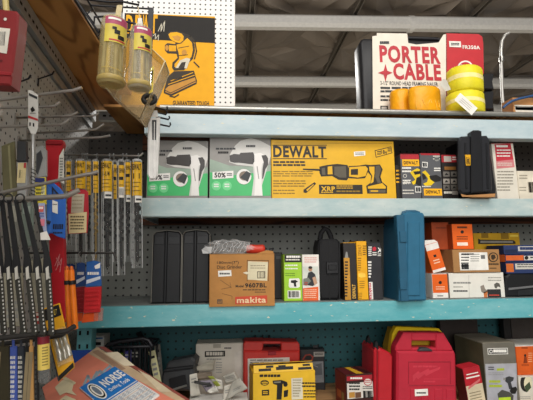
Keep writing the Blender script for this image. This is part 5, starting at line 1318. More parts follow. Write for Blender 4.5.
# red plastic sleeve
RSL = mat('#b3202a', .35, var=.06); RSD = mat('#8d1720', .4)
rt2, F = card('scraper_sleeve', 'tall red plastic sleeve hanging between the saw blades and the drill tubes', 'sleeve', [(45.5, 143), (47, 139.5), (62, 140), (63.5, 144), (58.5, 158), (57.5, 180), (62, 200), (65.5, 318), (52, 322), (47, 200)], 1.13, .02, RSL, (), (), body='sleeve')
g = G(); g.prism(F, [F.uv(46, 141), F.uv(63, 141.5), F.uv(62.5, 145), F.uv(46, 144.5)], -.004, .0, RSD, .001); g.build('hanging_rim', None, rt2)
P_ = Print(F.shift(.001)); P_.p([(59.5, 156), (64, 148), (64.2, 184), (58.5, 181)], PAPER, 3); P_.small(60, 158, 63.4, 180, 8, DKGREY, 4, .5); P_.g.build('side_label', None, rt2)
P_ = Print(F); 
for q in ([(55, 266), (60, 254), (57, 268)], [(56, 270), (62, 258), (60, 272)], [(56.5, 258), (61, 266)]): P_.ln(q, .7, mat('#d88a8a'), 2)
P_.g.build('scratch_marks', None, rt2)
# blue card
BLC = mat('#2f63b5', .4, var=.05)
rt2, F = card('blade_card', 'bright blue blade card with a black triangle hanging in front of the red sleeve', 'pack', [(46.5, 184), (50, 180), (60, 188), (65.5, 196), (65, 239), (57, 236.5), (51.5, 233), (46.5, 235)], 1.07, .005, BLC, (), (), body='card')
P_ = Print(F); P_.p([(52, 186), (62.5, 198), (52.5, 198)], INK, 2); P_.p([(53.5, 190), (59, 196.5), (53.5, 196.5)], mat('#2a4f8a'), 3); P_.small(53, 224, 64, 230, 1, INK, 2, .85, .05); P_.small(53, 232, 63, 235, 1, INK, 2); P_.p([(47, 184), (51.5, 189), (51.5, 232), (47, 234)], mat('#3f72c2', .4), 1.5); P_.g.build('print', None, rt2)
P_ = Print(F); P_.p([(52.5, 200), (58, 202), (58, 214), (52.5, 212)], WHITE, 3); P_.small(53, 204, 57.6, 206, 1, DKGREY, 4); P_.g.build('white_sticker', None, rt2)
g = G(); p = F.P(*F.uv(49, 222)); g.tube([p+V((-.012, -.003, .002)), p+V((.004, -.004, -.002))], .0045, DKGREY, 8); g.build('clip', None, rt2)
# red framed cream card
CRD = mat('#d9c898', .5, var=.04)
rt2, F = card('abrasive_card', 'cream card with a red arched frame hanging in front of the drill tubes', 'pack', [(67.5, 234), (67, 200), (68, 192), (71, 189.5), (85, 189.5), (88, 192), (88.5, 214), (87, 233)], 1.20, .004, mat('#b02a34', .4), (), (), body='frame')
P_ = Print(F); P_.r(71, 194, 84.5, 213, mat('#b7ad95', .4), 1); P_.p([(68.5, 214), (87, 212), (86.5, 232.5), (69, 233.5)], CRD, 2); P_.small(70.5, 216, 85, 231, 5, mat('#5f4f34'), 3, .5); P_.small(72, 196, 83, 211, 4, mat('#978c74'), 2, .35); P_.g.build('card', None, rt2)

# ---- drill tubes in a row on their hook
def patch(g, p0, p1, r, t0, t1, a0, a1, m, n=10, m_t=2):
    """a label that wraps part of a tube; angles from the direction of the camera side"""
    p0, p1 = V(p0), V(p1); ax = (p1-p0); t = ax.normalized()
    f = V((0, -1, 0)); f = (f-t*f.dot(t)).normalized(); s_ = t.cross(f)
    if s_.x < 0: s_ = -s_
    vs = []
    for j in range(m_t+1):
        for i in range(n+1):
            a = a0+(a1-a0)*i/n
            vs.append(p0+ax*(t0+(t1-t0)*j/m_t)+f*(r*math.cos(a))+s_*(r*math.sin(a)))
    g.add(vs, [(j*(n+1)+i, j*(n+1)+i+1, (j+1)*(n+1)+i+1, (j+1)*(n+1)+i) for j in range(m_t) for i in range(n)], m, True)
def curved_text(g, tx, p0, p1, r, t0, t1, a0, a1, m, bold=.05):
    p0, p1 = V(p0), V(p1); ax = p1-p0; t = ax.normalized(); f = V((0, -1, 0)); f = (f-t*f.dot(t)).normalized(); s_ = t.cross(f)
    if s_.x < 0: s_ = -s_
    vs, ps = text_geo(tx, bold); out = []
    for a, b in vs:
        an = a0+(a1-a0)*a; out.append(p0+ax*(t1+(t0-t1)*b)+f*(r*math.cos(an))+s_*(r*math.sin(an)))
    g.add(out, ps, m)
LBY = mat('#e3b021', .4, var=.04); TUBE = mat('#d5d8d8', .05, alpha=.05); BIT = mat('#262523', .4, .3); BRASS = mat('#b89a5a', .3, .7); CAPM = mat('#7d7e7d', .4)
tubes = [  # centre px, half width px, label y0 y1, tube end y, Y, bit, label mark
    (68.5, 2.8, 153, 192, 245, 1.47, 'thin drill tube hanging closest to the red plastic sleeve'),
    (80.5, 5.0, 157, 190, 262, 1.44, 'wide drill tube right behind the top of the cream card'),
    (88.5, 2.6, 158, 196, 256, 1.48, 'thin drill tube behind the tip of the slanting hook'),
    (95.5, 3.2, 157, 194, 266, 1.445, 'narrow drill tube with a black edged label past the cream card'),
    (107, 5.2, 158, 193, 276, 1.43, 'wide drill tube with a big yellow label and a white sticker, sixth from the tip'),
    (114.8, 2.2, 165, 200, 262, 1.475, 'thin dark labelled drill tube squeezed in behind the wide ones'),
    (121, 3.4, 166, 199, 275, 1.435, 'narrow drill tube whose label carries a barcode'),
    (127.5, 3.2, 163, 196, 262, 1.475, 'narrow drill tube set back beside the outermost wide one'),
    (137, 5.0, 163, 197, 268, 1.44, 'outermost wide drill tube at the tip of its hook'),
]
tubes[4] = tubes[4][:6]+('wide drill tube with a white sticker, in the middle of its row',)
for k, (x, hw, l0, l1, ye, Y, lab) in enumerate(tubes):
    p0, p1 = W(x, 161, Y), W(x+.4, ye, Y); r = hw/FPX*Y*.97
    rt2 = root('drill_tube', lab, 'drill bit tube', p0, 'drill tubes on one hook')
    g = G(); g.lathe(p0, p1, [(0, r), (.02, r), (.97, r), (.985, r*1.08), (1, r*1.08)], TUBE, 16); g.build('tube', None, rt2)
    g = G(); F = flat(x, 158, Y)
    zc = W(x, 161, Y)
    g.lathe(zc+V((0, 0, .006)), zc-V((0, 0, .004)), [(0, r*.7), (.3, r*.96), (1, r*.96)], CAPM if k != 8 else mat('#a5a7a6', .3), 14); g.build('cap', None, rt2)
    g = G(); hk = W(x, 155.4, 1.46); c = V((zc.x, Y, hk.z-.002)); 
    g.tube([c+V((0, (hk.y-Y)*0+.009*math.cos(a*math.pi/6)+(1.46-Y), .0085*math.sin(a*math.pi/6))) for a in range(12)], .0016, CAPM, 5, True)
    g.tube([V((zc.x, 1.46, c.z-.008)), V((zc.x, Y+.002, zc.z+.004))], .0016, CAPM, 5); g.build('hang_loop', None, rt2)
    tt = lambda y: (y-161)/(ye-161)
    g = G()
    for sx in (-1, 1): g.tube([p0+V((sx*r*.98, -.002, 0)), p1+V((sx*r*.98, -.002, 0))], .0011, mat('#c9cbca', .15), 5)  # highlights of the clear tube, put in as thin pale lines
    g.tube([p0+V((-r*.45, -r*.93, 0)), p1+V((-r*.45, -r*.93, 0))], .0007, mat('#e9ebea', .1), 4)
    g.build('edge_highlight', None, rt2)
    g = G(); t0 = max(.01, tt(l0)); t1 = tt(l1)
    patch(g, p0, p1, r*1.03, t0, t1, -1.45, 1.45, LBY); 
    if k in (3, 6, 5): patch(g, p0, p1, r*1.05, t0, t1, -1.45, -.5, INK)
    lbl = g.build('label', None, rt2)
    g = G()
    if hw > 4: curved_text(g, 'DEWALT', p0, p1, r*1.12, t0+(t1-t0)*.06, t0+(t1-t0)*.24, -.8, .95, INK)
    else: curved_text(g, 'DEWALT', p0, p1, r*1.13, t0+(t1-t0)*.10, t0+(t1-t0)*.24, -.2, 1.3, INK)
    if hw > 4: curved_text(g, {1: '1-1/8', 4: '1-1/4', 8: '1'}[k], p0, p1, r*1.12, t0+(t1-t0)*.34, t0+(t1-t0)*.5, -.5, .7, INK)
    if hw <= 4: patch(g, p0, p1, r*1.06, t0+(t1-t0)*.36, t0+(t1-t0)*.46, -.3, .9, INK, 6, 1)
    for q in range(3): patch(g, p0, p1, r*1.06, t0+(t1-t0)*(.6+.12*q), t0+(t1-t0)*(.63+.12*q), -.8, .9-.3*(q % 2), mat('#8c6c1c'), 6, 1)
    sub(g, 'print', lbl)
    if k in (4, 6, 7, 8):
        g = G(); 
        if k == 6: patch(g, p0, p1, r*1.07, t0+(t1-t0)*.68, t1, -.3, 1.2, WHITE); [patch(g, p0, p1, r*1.09, t0+(t1-t0)*.72, t1-.02, -.2+.18*q, -.12+.18*q, INK, 2, 1) for q in range(7)]
        else: patch(g, p0, p1, r*1.04, t1+.002, t1+7/(ye-161), -.2, 1.3, WHITE); patch(g, p0, p1, r*1.06, t1+3/(ye-161), t1+5/(ye-161), 0, 1.1, DKGREY, 6, 1)
        g.build('white_sticker', None, rt2)
    g = G(); ax = p1-p0; n_ = 80; rb = r*.78; mm = BRASS if k == 3 else BIT
    g.lathe(p0+ax*.1, p0+ax*.95, [(0, rb*.45), (.96, rb*.45), (1, .0008)], mm, 10)
    pts = []
    for q in range(n_+1):
        f = q/n_; a = f*2*math.pi*(4.5 if hw > 4 else 5.5); pts.append(p0+ax*(t1+.03+.36*f)+V((rb*.62*math.cos(a), rb*.62*math.sin(a), 0)))
    g.tube(pts, rb*.44, mm, 6); g.build('auger_bit', None, rt2)

# ---- blue and red bit cards under the drill tubes
for k, (x0, x1, Y, lab) in enumerate(((65, 76, 1.33, 'blue and red bit card closest to the red plastic sleeve'), (75.5, 86, 1.31, 'blue and red bit card in the middle of three'), (85.5, 101.5, 1.275, 'outermost blue and red bit card, its red body and orange foot showing'))):
    bl = mat('#2b5c9e', .4) if k == 2 else mat('#27447a', .4)
    y0 = 262+1.5*(2-k)
    rt2, F = card('bit_card', lab, 'pack', [(x0+1, y0), ((x0+x1)/2, y0-1.5), (x1-1, y0), (x1, 286), (x0, 287)], Y, .003, bl, (lambda P: P.small(x0+2, 272, x1-2, 276, 1, WHITE, 2, .7), lambda P: P.p([(x0+1, 280), (x1-1, 276), (x1-1, 279), (x0+1, 284)], mat('#cfd6df'), 2)), (), 'bit cards on one rod')
    rm = mat('#c02a2e', .35) if k == 2 else mat('#8f2026', .4)
    g = G(); u = lambda x, y: F.uv(x, y)
    g.prism(F, [u(x0-.5, 287.5), u(x1, 286.5), u(x1-1, 312), u(x0-1.5, 313)], -.006, .006, rm, .0015)
    for q in range(5): g.prism(F, [u(x0+.5, 291+4.2*q), u(x1-2, 290+4.2*q), u(x1-2, 292+4.2*q), u(x0+.5, 293+4.2*q)], -.008, -.005, rm, .0008)
    g.build('holder', None, rt2)
    g = G(); g.prism(F, [u(x0-2, 313.5), u(x1-3, 312.5), u(x1-4, 321), u(x0-4, 323)], -.001, .004, mat('#d9541f', .4), .001); g.build('foot', None, rt2)
    if k == 2:
        P_ = Print(F); P_.p([(x0+9, 266), (x1-1, 262.5), (x1-1.5, 268), (x0+10, 269)], WHITE, 3); P_.g.build('white_sticker', None, rt2)
        g = G(); g.box(F, *u(94, 321), *u(103, 308), -.004, .006, mat('#c98a7a', .12, alpha=.4), .001); g.build('clear_tip', None, rt2)
    g = G(); p = F.P(*u((x0+x1)/2, y0-1)); q_ = W((x0+x1)/2, 253, 1.30)
    g.tube([p+V((0, .001, -.002)), V((p.x, (p.y+1.29)/2, q_.z-.010)), V((p.x, 1.288, q_.z-.002)), V((p.x, 1.30, q_.z+.005)), V((p.x, 1.307, q_.z)), V((p.x, 1.301, q_.z-.006))], .0012, BRT, 5); g.build('hang_wire', None, rt2)
# orange handled tools
for k, (xa, xb, lab) in enumerate(((67, 69.5, 'orange plastic stick closer to the red plastic sleeve'), (71.5, 75.5, 'orange plastic stick in front of the blue and red bit cards'))):
    A, B = W(xa, 270, 1.0-.01*k), W(xb, 329, 1.0-.01*k); g = G(); rt2 = root('hanging_stick', lab, 'tool', A, 'orange sticks')
    g.tube([A, A.lerp(B, .5), B], [.0062, .0070, .0066], mat('#e8781c', .4), 6); g.build('handle', None, rt2)
    g = G(); q0 = A.lerp(B, .18); q1 = A.lerp(B, .25); g.lathe(q0, q1, [(0, .0078), (1, .0078)], SH, 10); g.build('collar', None, rt2)
    g = G(); g.lathe(A+(A-B)*.07, A, [(0, .002), (.3, .0045), (1, .0045)], mat('#c45a14', .4), 8); g.build('tip', None, rt2)
# yellow carded bits
def bsp(P_):
    P_.p([(43, 310), (59, 304.5), (61.5, 315), (46, 321)], INK, 2); P_.t('DEWALT', 49, 309, 57, 315, mat('#d8b84a'), 3, .03); P_.p([(57.5, 377), (73.5, 362), (74, 367), (58.5, 381.5)], INK, 2); P_.p([(42.6, 312), (45.2, 322), (60, 381), (58, 380)], mat('#3b3a3c', .4), 2.5)
rt2, F = card('hang_card', 'yellow carded bit set tilted outwards below the saw blades', 'pack', [(42, 309), (59.5, 303), (74, 364), (74, 368), (58.5, 382)], .93, .004, mat('#e2a524', .42), (lambda P_: bsp(P_),), (), body='card')
u = lambda x, y: F.uv(x, y)
for k, (xa, ya, xb, yb) in enumerate(((56, 334, 62, 360), (60, 333, 67, 358), (63.5, 331, 71, 355))):
    g = G(); A, B = F.P(*u(xa, ya), -.005), F.P(*u(xb, yb), -.005); g.lathe(A, B, [(0, .002), (.1, .0034), (.55, .0034), (.56, .0052), (1, .0052)], SILVER if k != 1 else STEEL, 10); g.build('bit', None, rt2)
g = G(); g.prism(F, [u(52, 330), u(66, 326), u(73.5, 360), u(60, 366)], -.012, -.0005, mat('#e5d6b0', .06, alpha=.18), .002); g.build('blister', None, rt2)
# tube with red and yellow label
A, B = W(44, 336, .86), W(44.4, 383, .86); r = 5.2/FPX*.86
rt2 = root('hanging_drill_tube', 'short tube with a maroon and yellow label below the lowest hooks', 'drill bit tube', A)
g = G(); g.lathe(A, B, [(0, r*.9), (.04, r), (.94, r), (1, r*.7)], mat('#8a8a88', .12, alpha=.5), 14); g.build('tube', None, rt2)
g = G(); patch(g, A, B, r*1.03, .0, .16, -1.4, 1.4, mat('#7d1f2c')); patch(g, A, B, r*1.03, .16, .70, -1.4, 1.4, mat('#e3c763', .4)); 
for q in range(7): patch(g, A, B, r*1.06, .22+.06*q, .245+.06*q, .1, 1.0, mat('#8c7a3a'), 5, 1)
g.build('label', None, rt2)
g = G(); g.tube([A.lerp(B, .3+.66*q/40)+V((.0045*math.cos(q*.9), .0045*math.sin(q*.9), 0)) for q in range(41)], .0022, BIT, 6); g.build('auger_bit', None, rt2)
# upright blade packs at the bottom corner
strips = ((-4, 9, mat('#35301f', .5), 'dark olive blade pack pressed against the side wall', None), (9.5, 16.5, mat('#4357a3', .45), 'blue blade pack printed with white marks, under the lowest hooks', WHITE), (17.2, 24, mat('#2c3038', .45), 'black and white blade pack beside the blue one', PAPER), (24.8, 28, mat('#191919', .5), 'thin black blade pack between the black and white pack and a tan one', None), (28.6, 33, mat('#bf8f54', .55), 'tan strip like a wooden stick among the blade packs', None), (33.6, 38, mat('#1f1e1e', .5), 'thin black blade pack beside the short labelled tube', mat('#6d6a66')))
for k, (x0, x1, m, lab, pm) in enumerate(strips):
    def pf(P, x0=x0, x1=x1, pm=pm, k=k):
        if pm is None: P.r(x0+.6, 352, x0+1.2, 412, mat('#8a7a5c'), 1.5)
        else:
            P.small(x0+1, 356, x1-1, 414, 12, pm, 2, .6, .2, k)
    rt2, F = card('blade_pack', lab, 'pack', [(x0, 347), (x1, 346), (x1+.8, 440), (x0+.8, 440)], .875, .006, m, (), (('print', pf),), body='sleeve')
    xm_ = (x0+x1)/2; g = G(); g.prism(F, [F.uv(xm_-1.3, 347.5), F.uv(xm_+1.3, 347.5), F.uv(xm_+1.3, 340), F.uv(xm_-1.3, 340)], .001, .002, m); g.build('hang_tab', None, rt2)

# red plastic case at the top corner
F = flat(0, 40, .72); u = F.uv; P_ = Print(F)
rt2 = root('red_plastic_case', 'red plastic case with a barcode label at the top corner of the side wall', 'tool case', F.P(*u(8, 84)))
g = G(); g.prism(F, [u(-22, 84), u(10.5, 85), u(17.5, 30), u(18.5, 14), u(16, 10.5), u(-22, 6)], 0, .035, mat('#822729', .4, var=.06), .003); g.build('shell', None, rt2)
g = G(); g.prism(F, [u(-22, 74), u(11.6, 76), u(12, 72.5), u(-22, 70)], -.002, .004, mat('#8c2228', .4), .001); g.build('ridge', None, rt2)
P_.p([(-8, 27), (10.5, 29), (7, 54), (-8, 51)], mat('#d8d2c4', .5), 2); P_.bars(-4, 32, 6, 46, DKGREY, 3, 8); P_.g.build('barcode_label', None, rt2)
P_ = Print(F); P_.el(5.5, 19.5, 1.6, 1.6, PAPER, 2); P_.el(1, 61, 2, 1.2, mat('#5b1418'), 2); P_.g.build('rivet', None, rt2)
g = G(); g.tube([F.P(*u(2, 12), .016), F.P(*u(1, 0), .016), F.P(*u(0, -14), .016)], .006, mat('#c9b87a', .4), 6); g.build('hang_strap', None, rt2)

# ---- wire rack on the edge of the plywood with hanging tubes
rt2 = root('wire_rack', 'black wire rack fixed along the edge of the overhead plywood sheet', 'rack', (-.455, 1.1, 2.2))
for x, z in ((-.458, 2.236), (-.436, 2.262)):
    g = G(); g.tube([(x, .3, z), (x, 1.52, z)], .0032, WIRE, 6); g.build('rail', None, rt2)
for k in range(9):
    y = .5+.115*k; g = G(); g.tube([(-.458, y, 2.236), (-.436, y, 2.262)], .0022, WIRE, 6); g.build('cross_wire', None, rt2)
def rack_hook(Y, pxs):
    P = [W(x, y, Y) for x, y in pxs]; g = G(); g.tube([V((-.458, Y, 2.236))]+P, .0030, WIRE, 7); g.build('hook', None, rt2)
rack_hook(1.045, [(94, 24), (94.5, 17), (104, 16.5), (136, 24)])
rack_hook(1.10, [(110, 2), (122, 1.5), (139, 5), (139, 2)])
rack_hook(1.032, [(99, 33), (100, 30.5), (110, 29), (150, 34)])
g = G(); a, b = W(150.5, 20, 1.17), W(150.5, 127, 1.17); g.wbox(a.x-.008, 1.17, b.z, a.x+.008, 1.174, 2.262, WIRE, .001); g.tube([(-.436, 1.172, 2.262), (a.x, 1.172, 2.258)], .003, WIRE, 6); g.build('hook_strip', None, rt2)
for (xa, ya, xb, yb, xc, yc) in ((152, 106, 166, 110, 167, 106.5), (152, 111, 166, 114.5, 166.5, 111), (152, 115.5, 168.5, 119.5, 169, 116), (152, 122.5, 169.5, 126.5, 170, 122.5)):
    g = G(); g.tube([W(xa-1, ya, 1.168), W(xb, yb, 1.165), W(xc+.6, (yb+yc)/2, 1.164), W(xc, yc, 1.163)], .0026, WIRE, 6); g.build('hook', None, rt2)
# white sleeve on the strip
F = flat(153, 120, 1.150); u = F.uv
rt3 = root('plastic_sleeve', 'long white plastic sleeve with a dark slot hanging against the heat gun boxes', 'sleeve', F.P(*u(154, 112)))
WPL = mat('#dcdad6', .25, alpha=.94)
g = G(); g.prism(F, [u(147.5, 118), u(160, 117), u(159, 150), u(157.6, 174), u(155.5, 179), u(149.5, 179), u(147.2, 174)], 0, .010, WPL, .003); g.build('sleeve', None, rt3)
g = G(); g.prism(F, [u(152, 120), u(156.5, 120), u(156, 140), u(152.4, 140)], -.0008, .001, DKGREY, 0); g.build('slot', None, rt3)
for x in (150, 154.5, 157.8):
    g = G(); g.tube([F.P(*u(x, 122), -.001), F.P(*u(x-.6, 176), -.001)], .0012, mat('#f1efec', .3), 6); g.build('crease', None, rt3)
g = G(); g.prism(F, [u(150, 117), u(158, 116.5), u(157, 110), u(151, 110)], .003, .0042, WPL, 0); g.build('hang_tab', None, rt3)

def bag_tube(ax, ay, bx, by, hw, Y, lab, tint, bits):
    A, B = W(ax, ay, Y), W(bx, by, Y); r = hw/FPX*Y*.98
    rt3 = root('hanging_tube', lab, 'tube', A, 'yellowed tubes on the wire rack')
    g = G(); g.lathe(A, B, [(0, r*.55), (.04, r*.88), (.12, r*.97), (.5, r), (.9, r*1.02), (.96, r), (1, r*.9)], tint, 24); g.build('tube', None, rt3)
    g = G(); g.lathe(A.lerp(B, .90), A.lerp(B, .965), [(0, r*1.03), (.2, r*1.06), (.8, r*1.06), (1, r*1.0)], mat('#c9b06a', .3, alpha=.7), 24); g.build('base_ring', None, rt3)
    g = G(); rd = random.Random(int(ax)); 
    for q in range(bits):
        a = q*2*math.pi/bits; o = V((r*.55*math.cos(a), r*.55*math.sin(a), 0)); g.tube([A.lerp(B, .22)+o, A.lerp(B, .93)+o*1.2], r*.16, mat('#c9a94a' if q % 2 else '#a89a6a', .4), 6)
    g.build('rod', None, rt3)
    g = G(); t = [A.lerp(B, .72+.012*q)+V((r*.8*math.cos(q*.8), r*.8*math.sin(q*.8), 0)) for q in range(20)]; g.tube(t, r*.05, mat('#d8b84c', .4), 5); g.build('coil', None, rt3)
    g = G(); patch(g, A, B, r*1.04, .08, .19, -.35, 1.45, mat('#a84a66', .45)); patch(g, A, B, r*1.04, .19, .45, -.35, 1.45, mat('#cdb94c', .45)); lbl = g.build('label', None, rt3)
    g = G(); patch(g, A, B, r*1.06, .10, .13, -.1, .8, WHITE, 6, 1); patch(g, A, B, r*1.06, .23, .27, .2, .5, INK, 4, 1); patch(g, A, B, r*1.06, .27, .33, .35, .75, INK, 4, 1); patch(g, A, B, r*1.06, .34, .40, .6, 1.1, INK, 4, 1); patch(g, A, B, r*1.06, .41, .43, 0, 1.2, mat('#b5343a'), 6, 1); sub(g, 'print', lbl)
    return rt3, A, B, r
TN = mat('#c4b27c', .12, alpha=.40); TN2 = mat('#c4bda8', .1, alpha=.34)
rt3, A, B, r = bag_tube(114.5, 18, 111, 86, 13.6, .985, 'yellowed clear tube hanging beside the knots of the overhead plywood', TN, 7)
F = flat(118, 16, .985); g = G(); g.prism(F, [F.uv(114, 21), F.uv(120, 20), F.uv(122.5, 5), F.uv(117, 5)], .0, .0015, mat('#cbb98a', .3, alpha=.8), 0); g.build('hang_strap', None, rt3)
rt3, A, B, r = bag_tube(141, 27, 139.5, 90, 11.5, .95, 'greyish clear tube hanging in front of the yellow poster', TN2, 6)
F = flat(140, 26, .95); g = G(); g.prism(F, [F.uv(137, 29), F.uv(143, 29), F.uv(142, 18), F.uv(138, 18)], .0, .0015, mat('#e3e0d6', .3, alpha=.85), 0); g.build('hang_strap', None, rt3)
# clear bin behind them
F = flat(138, 90, 1.06); u = F.uv; BINM = mat('#cbb48a', .2, alpha=.42); BINE = mat('#d9c7a0', .25, alpha=.85)
rt3 = root('clear_bin', 'tilted clear tan plastic bin hanging behind the two yellowed tubes', 'bin', F.P(*u(140, 119)))
PA, PB, PC, PD = (106, 88), (140, 119), (165, 61), (132, 30)
g = G()
c = [F.P(*u(*p), d) for d in (0, .075) for p in (PA, PB, PC, PD)]
g.add(c, [(0, 1, 5, 4), (1, 2, 6, 5), (2, 3, 7, 6), (3, 0, 4, 7), (4, 5, 6, 7)], BINM); g.build('shell', None, rt3, solid=.0015)
g = G(); g.tube(c[:4], .0022, BINE, 6, True); g.tube(c[4:], .0016, BINE, 6, True)
for q in range(4): g.tube([c[q], c[q+4]], .0016, BINE, 6)
g.build('rim', None, rt3)
g = G(); ctr = F.P(*u(147, 95), .03)
g.tube([ctr+V((.016*math.cos(a*math.pi/8), 0, .012*math.sin(a*math.pi/8))) for a in range(16)], .007, mat('#2c2926', .5), 8, True)
g.build('contents', None, rt3)
g = G(); g.prism(F, [u(150, 69), u(154, 66), u(153, 92), u(149, 94)], -.002, .0, mat('#d8c24a', .4), 0); g.prism(F, [u(151, 72), u(153.4, 70), u(152.6, 82), u(150.4, 84)], -.003, -.002, INK, 0); g.build('label', None, rt3)
g = G(); g.tube([F.P(*u(133, 31), .0), W(140, 20, 1.085), W(138, 7, 1.09)], .0016, BINE, 5); g.build('hang_wire', None, rt3)

# ============================================================ red topped stand with catalogue, wire basket
C0 = W(97, 346.5, 1.5)
Tt, Az = R(22), R(-40)
nS = V((math.sin(Tt)*math.sin(Az), -math.sin(Tt)*math.cos(Az), math.cos(Tt)))
def onS(x, y, d0=0.0):
    d = ray(x, y); return EYE + d*((C0+nS*d0-EYE).dot(nS)/d.dot(nS))
a_, b_ = onS(80, 389.5), onS(115.5, 368)
Us = (b_-a_).normalized(); Vs = nS.cross(Us)
FS = Fr(C0, Us, Vs)                       # a sloping top: reads away from the viewer
REDT = mat('#dc836c', .5, var=.12, sc=12)
edge = [FS.uv(*q) for q in ((97, 346.5), (205, 411), (175, 452), (52, 428), (42, 387))]
rt4 = root('display_stand', 'red topped sloping display stand under the blue catalogue in the bottom corner', 'stand', V((C0.x-.05, C0.y-.2, 0)))
g = G(); g.prism(FS, edge, 0, .012, REDT, .002); g.build('top', None, rt4)
cx = sum(q[0] for q in edge)/5; cy = sum(q[1] for q in edge)/5
ins = [FS.P(q[0]+(cx-q[0])*.06, q[1]+(cy-q[1])*.06, .0125) for q in edge]
g = G(); lowp = [V((q.x, q.y, 0)) for q in ins]
g.add(ins+lowp, [(0, 1, 2, 3, 4), (9, 8, 7, 6, 5)]+[(k, k+5, (k+1) % 5+5, (k+1) % 5) for k in range(5)], mat('#7d7468', .6)); g.build('body', None, rt4)
g = G(); A, B = W(71, 350.5, 1.53), W(93, 350, 1.53); g.wbox(A.x, 1.525, 0, B.x, 1.535, A.z, mat('#2b4fa8', .4), .001); g.build('back_panel', None, rt4)
P_ = Print(FS); g = P_.g
P_.p([(97, 347), (204, 411), (196, 411.5), (88, 353.5)], mat('#c2a888', .4), 1)
P_.p([(98, 347), (104, 346.5), (206, 410), (202, 410)], mat('#8c4a40', .45), 1.6)
P_.p([(104, 353), (118, 352), (135, 366), (124, 366)], mat('#dccfb4', .4), 2); P_.p([(138, 370), (150, 376), (172, 392), (160, 392)], mat('#d3c4a6', .4), 2); P_.p([(92, 352), (98, 350), (126, 369), (120, 371)], mat('#9c7d66', .45), 1.8)
g.build('clear_edge_strip', None, rt4)
P_ = Print(FS); LB = mat('#8fa3ae', .5)
for pts in ([(84, 385), (88, 376), (91, 382), (97, 372)], [(95, 378), (100, 371), (104, 375)], [(101, 374), (110, 366), (113, 370)]): P_.ln(pts, 2.4, LB, 1)
P_.g.build('worn_print', None, rt4)
# catalogue
a, b, c_, d_ = FS.uv(80, 389.5), FS.uv(115.5, 368), FS.uv(136, 383), FS.uv(112, 401)
u0, u1, v1, vh = a[0], b[0], a[1], c_[1]; v0 = vh-.125
rt5 = root('catalogue', 'blue and white tool catalogue lying on the sloping red stand top', 'catalogue', FS.P((u0+u1)/2, (v0+v1)/2))
CB_ = mat('#2474c0', .35, var=.04); CW = mat('#dcdcd8', .4)
g = G(); g.prism(FS, [(u0, v0), (u1, v0), (u1, v1), (u0, v1)], -.0062, -.0012, CW, .0005); F2 = FS.shift(-.0062)
w_ = u1-u0; hh_ = v1-vh
g.rect(F2, u0+.001, vh, u1-.001, v1-.001, CB_, 1); g.rect(F2, u0+.001, vh-.012, u1-.001, vh-.006, CB_, 1)
cov = g.build('cover', None, rt5)
g = G()
g.text(F2, 'NORSE', u0+w_*.40, vh+hh_*.40, u0+w_*.96, vh+hh_*.78, WHITE, 2, .06); g.text(F2, 'Drilling', u0+w_*.40, vh+hh_*.12, u0+w_*.66, vh+hh_*.30, WHITE, 2, .02); g.text(F2, 'Tools', u0+w_*.70, vh+hh_*.12, u0+w_*.90, vh+hh_*.30, WHITE, 2, .02)
n_ = 24
def oval(rx, ry, m, l): g.poly([F2.P(u0+w_*.2+rx*math.cos(2*math.pi*q/n_), vh+hh_*.48+ry*math.sin(2*math.pi*q/n_), -EPS*l) for q in range(n_)], m)
oval(w_*.13, hh_*.42, WHITE, 2); oval(w_*.10, hh_*.37, INK, 3); oval(w_*.085, hh_*.30, WHITE, 4); oval(w_*.05, hh_*.24, mat('#6f7b88'), 5)
sub(g, 'title', cov)
g = G(); rd = random.Random(4)
for q in range(11):
    v = vh-.018-q*.0095
    if v < v0+.004: break
    g.rect(F2, u0+.004, v-.0012, u1-.004, v, mat('#3a5f95') if q % 3 else mat('#c9772f'), 1)
    for s_ in range(9):
        if rd.random() < .7: g.rect(F2, u0+.008+s_*w_*.105, v-.0070, u0+.008+s_*w_*.105+w_*.06, v-.004, mat('#8d929c'), 1)
sub(g, 'table_print', cov)
# torn paper scraps on the red top
for k, (pts, lab) in enumerate((([(55, 388), (62, 381), (70, 380), (74, 384), (72, 391), (77, 396), (66, 393), (60, 396)], 'torn cream paper scrap lying on the red stand top nearest the yellow carded bits'), ([(62, 379), (66, 377.5), (76, 383), (75, 385)], 'small curled paper strip on the red stand top behind the torn scrap'), ([(60, 400), (66, 396), (76, 400), (74, 406)], 'striped paper slip on the red stand top in front of the torn scrap'))):
    g = G(); g.prism(FS, [FS.uv(*q) for q in pts], -.0022, -.0012, mat('#d6cba8', .6)); 
    if k == 2: P_ = Print(FS.shift(-.0022), (0, 0, 1), g); P_.ln([(63, 400), (74, 403)], 1.2, GREY, 1)
    tag(g.build('paper_scrap', FS.P(*FS.uv(*pts[0]))), lab, 'paper')
# wire basket on the bottom shelf
rt6 = root('wire_basket', 'black wire basket standing behind the red topped stand', 'basket', W(130, 395, 1.70))
def ringp(y0px, Yf, Yb, xl, xr):
    zz = W(130, y0px, Yf).z; a, b = W(xl, 350, Yf).x, W(xr, 350, Yf).x
    return [(a+.01, Yf, zz), (b-.01, Yf, zz), (b, Yf+.01, zz), (b, Yb-.01, zz), (b-.01, Yb, zz), (a+.01, Yb, zz), (a, Yb-.01, zz), (a, Yf+.01, zz)], zz, a, b
P1, z1_, xa, xb = ringp(347, 1.66, 1.80, 112, 152)
g = G(); g.tube(P1, .0062, WIRE, 8, True); g.build('rim', None, rt6)
g = G(); P2 = [(x, y, zb+.0045) for x, y, z in P1]; g.tube(P2, .0035, WIRE, 8, True)
P3 = [(x, y, (z1_+zb)/2) for x, y, z in P1]; g.tube(P3, .0028, WIRE, 6, True); g.build('base_frame', None, rt6)
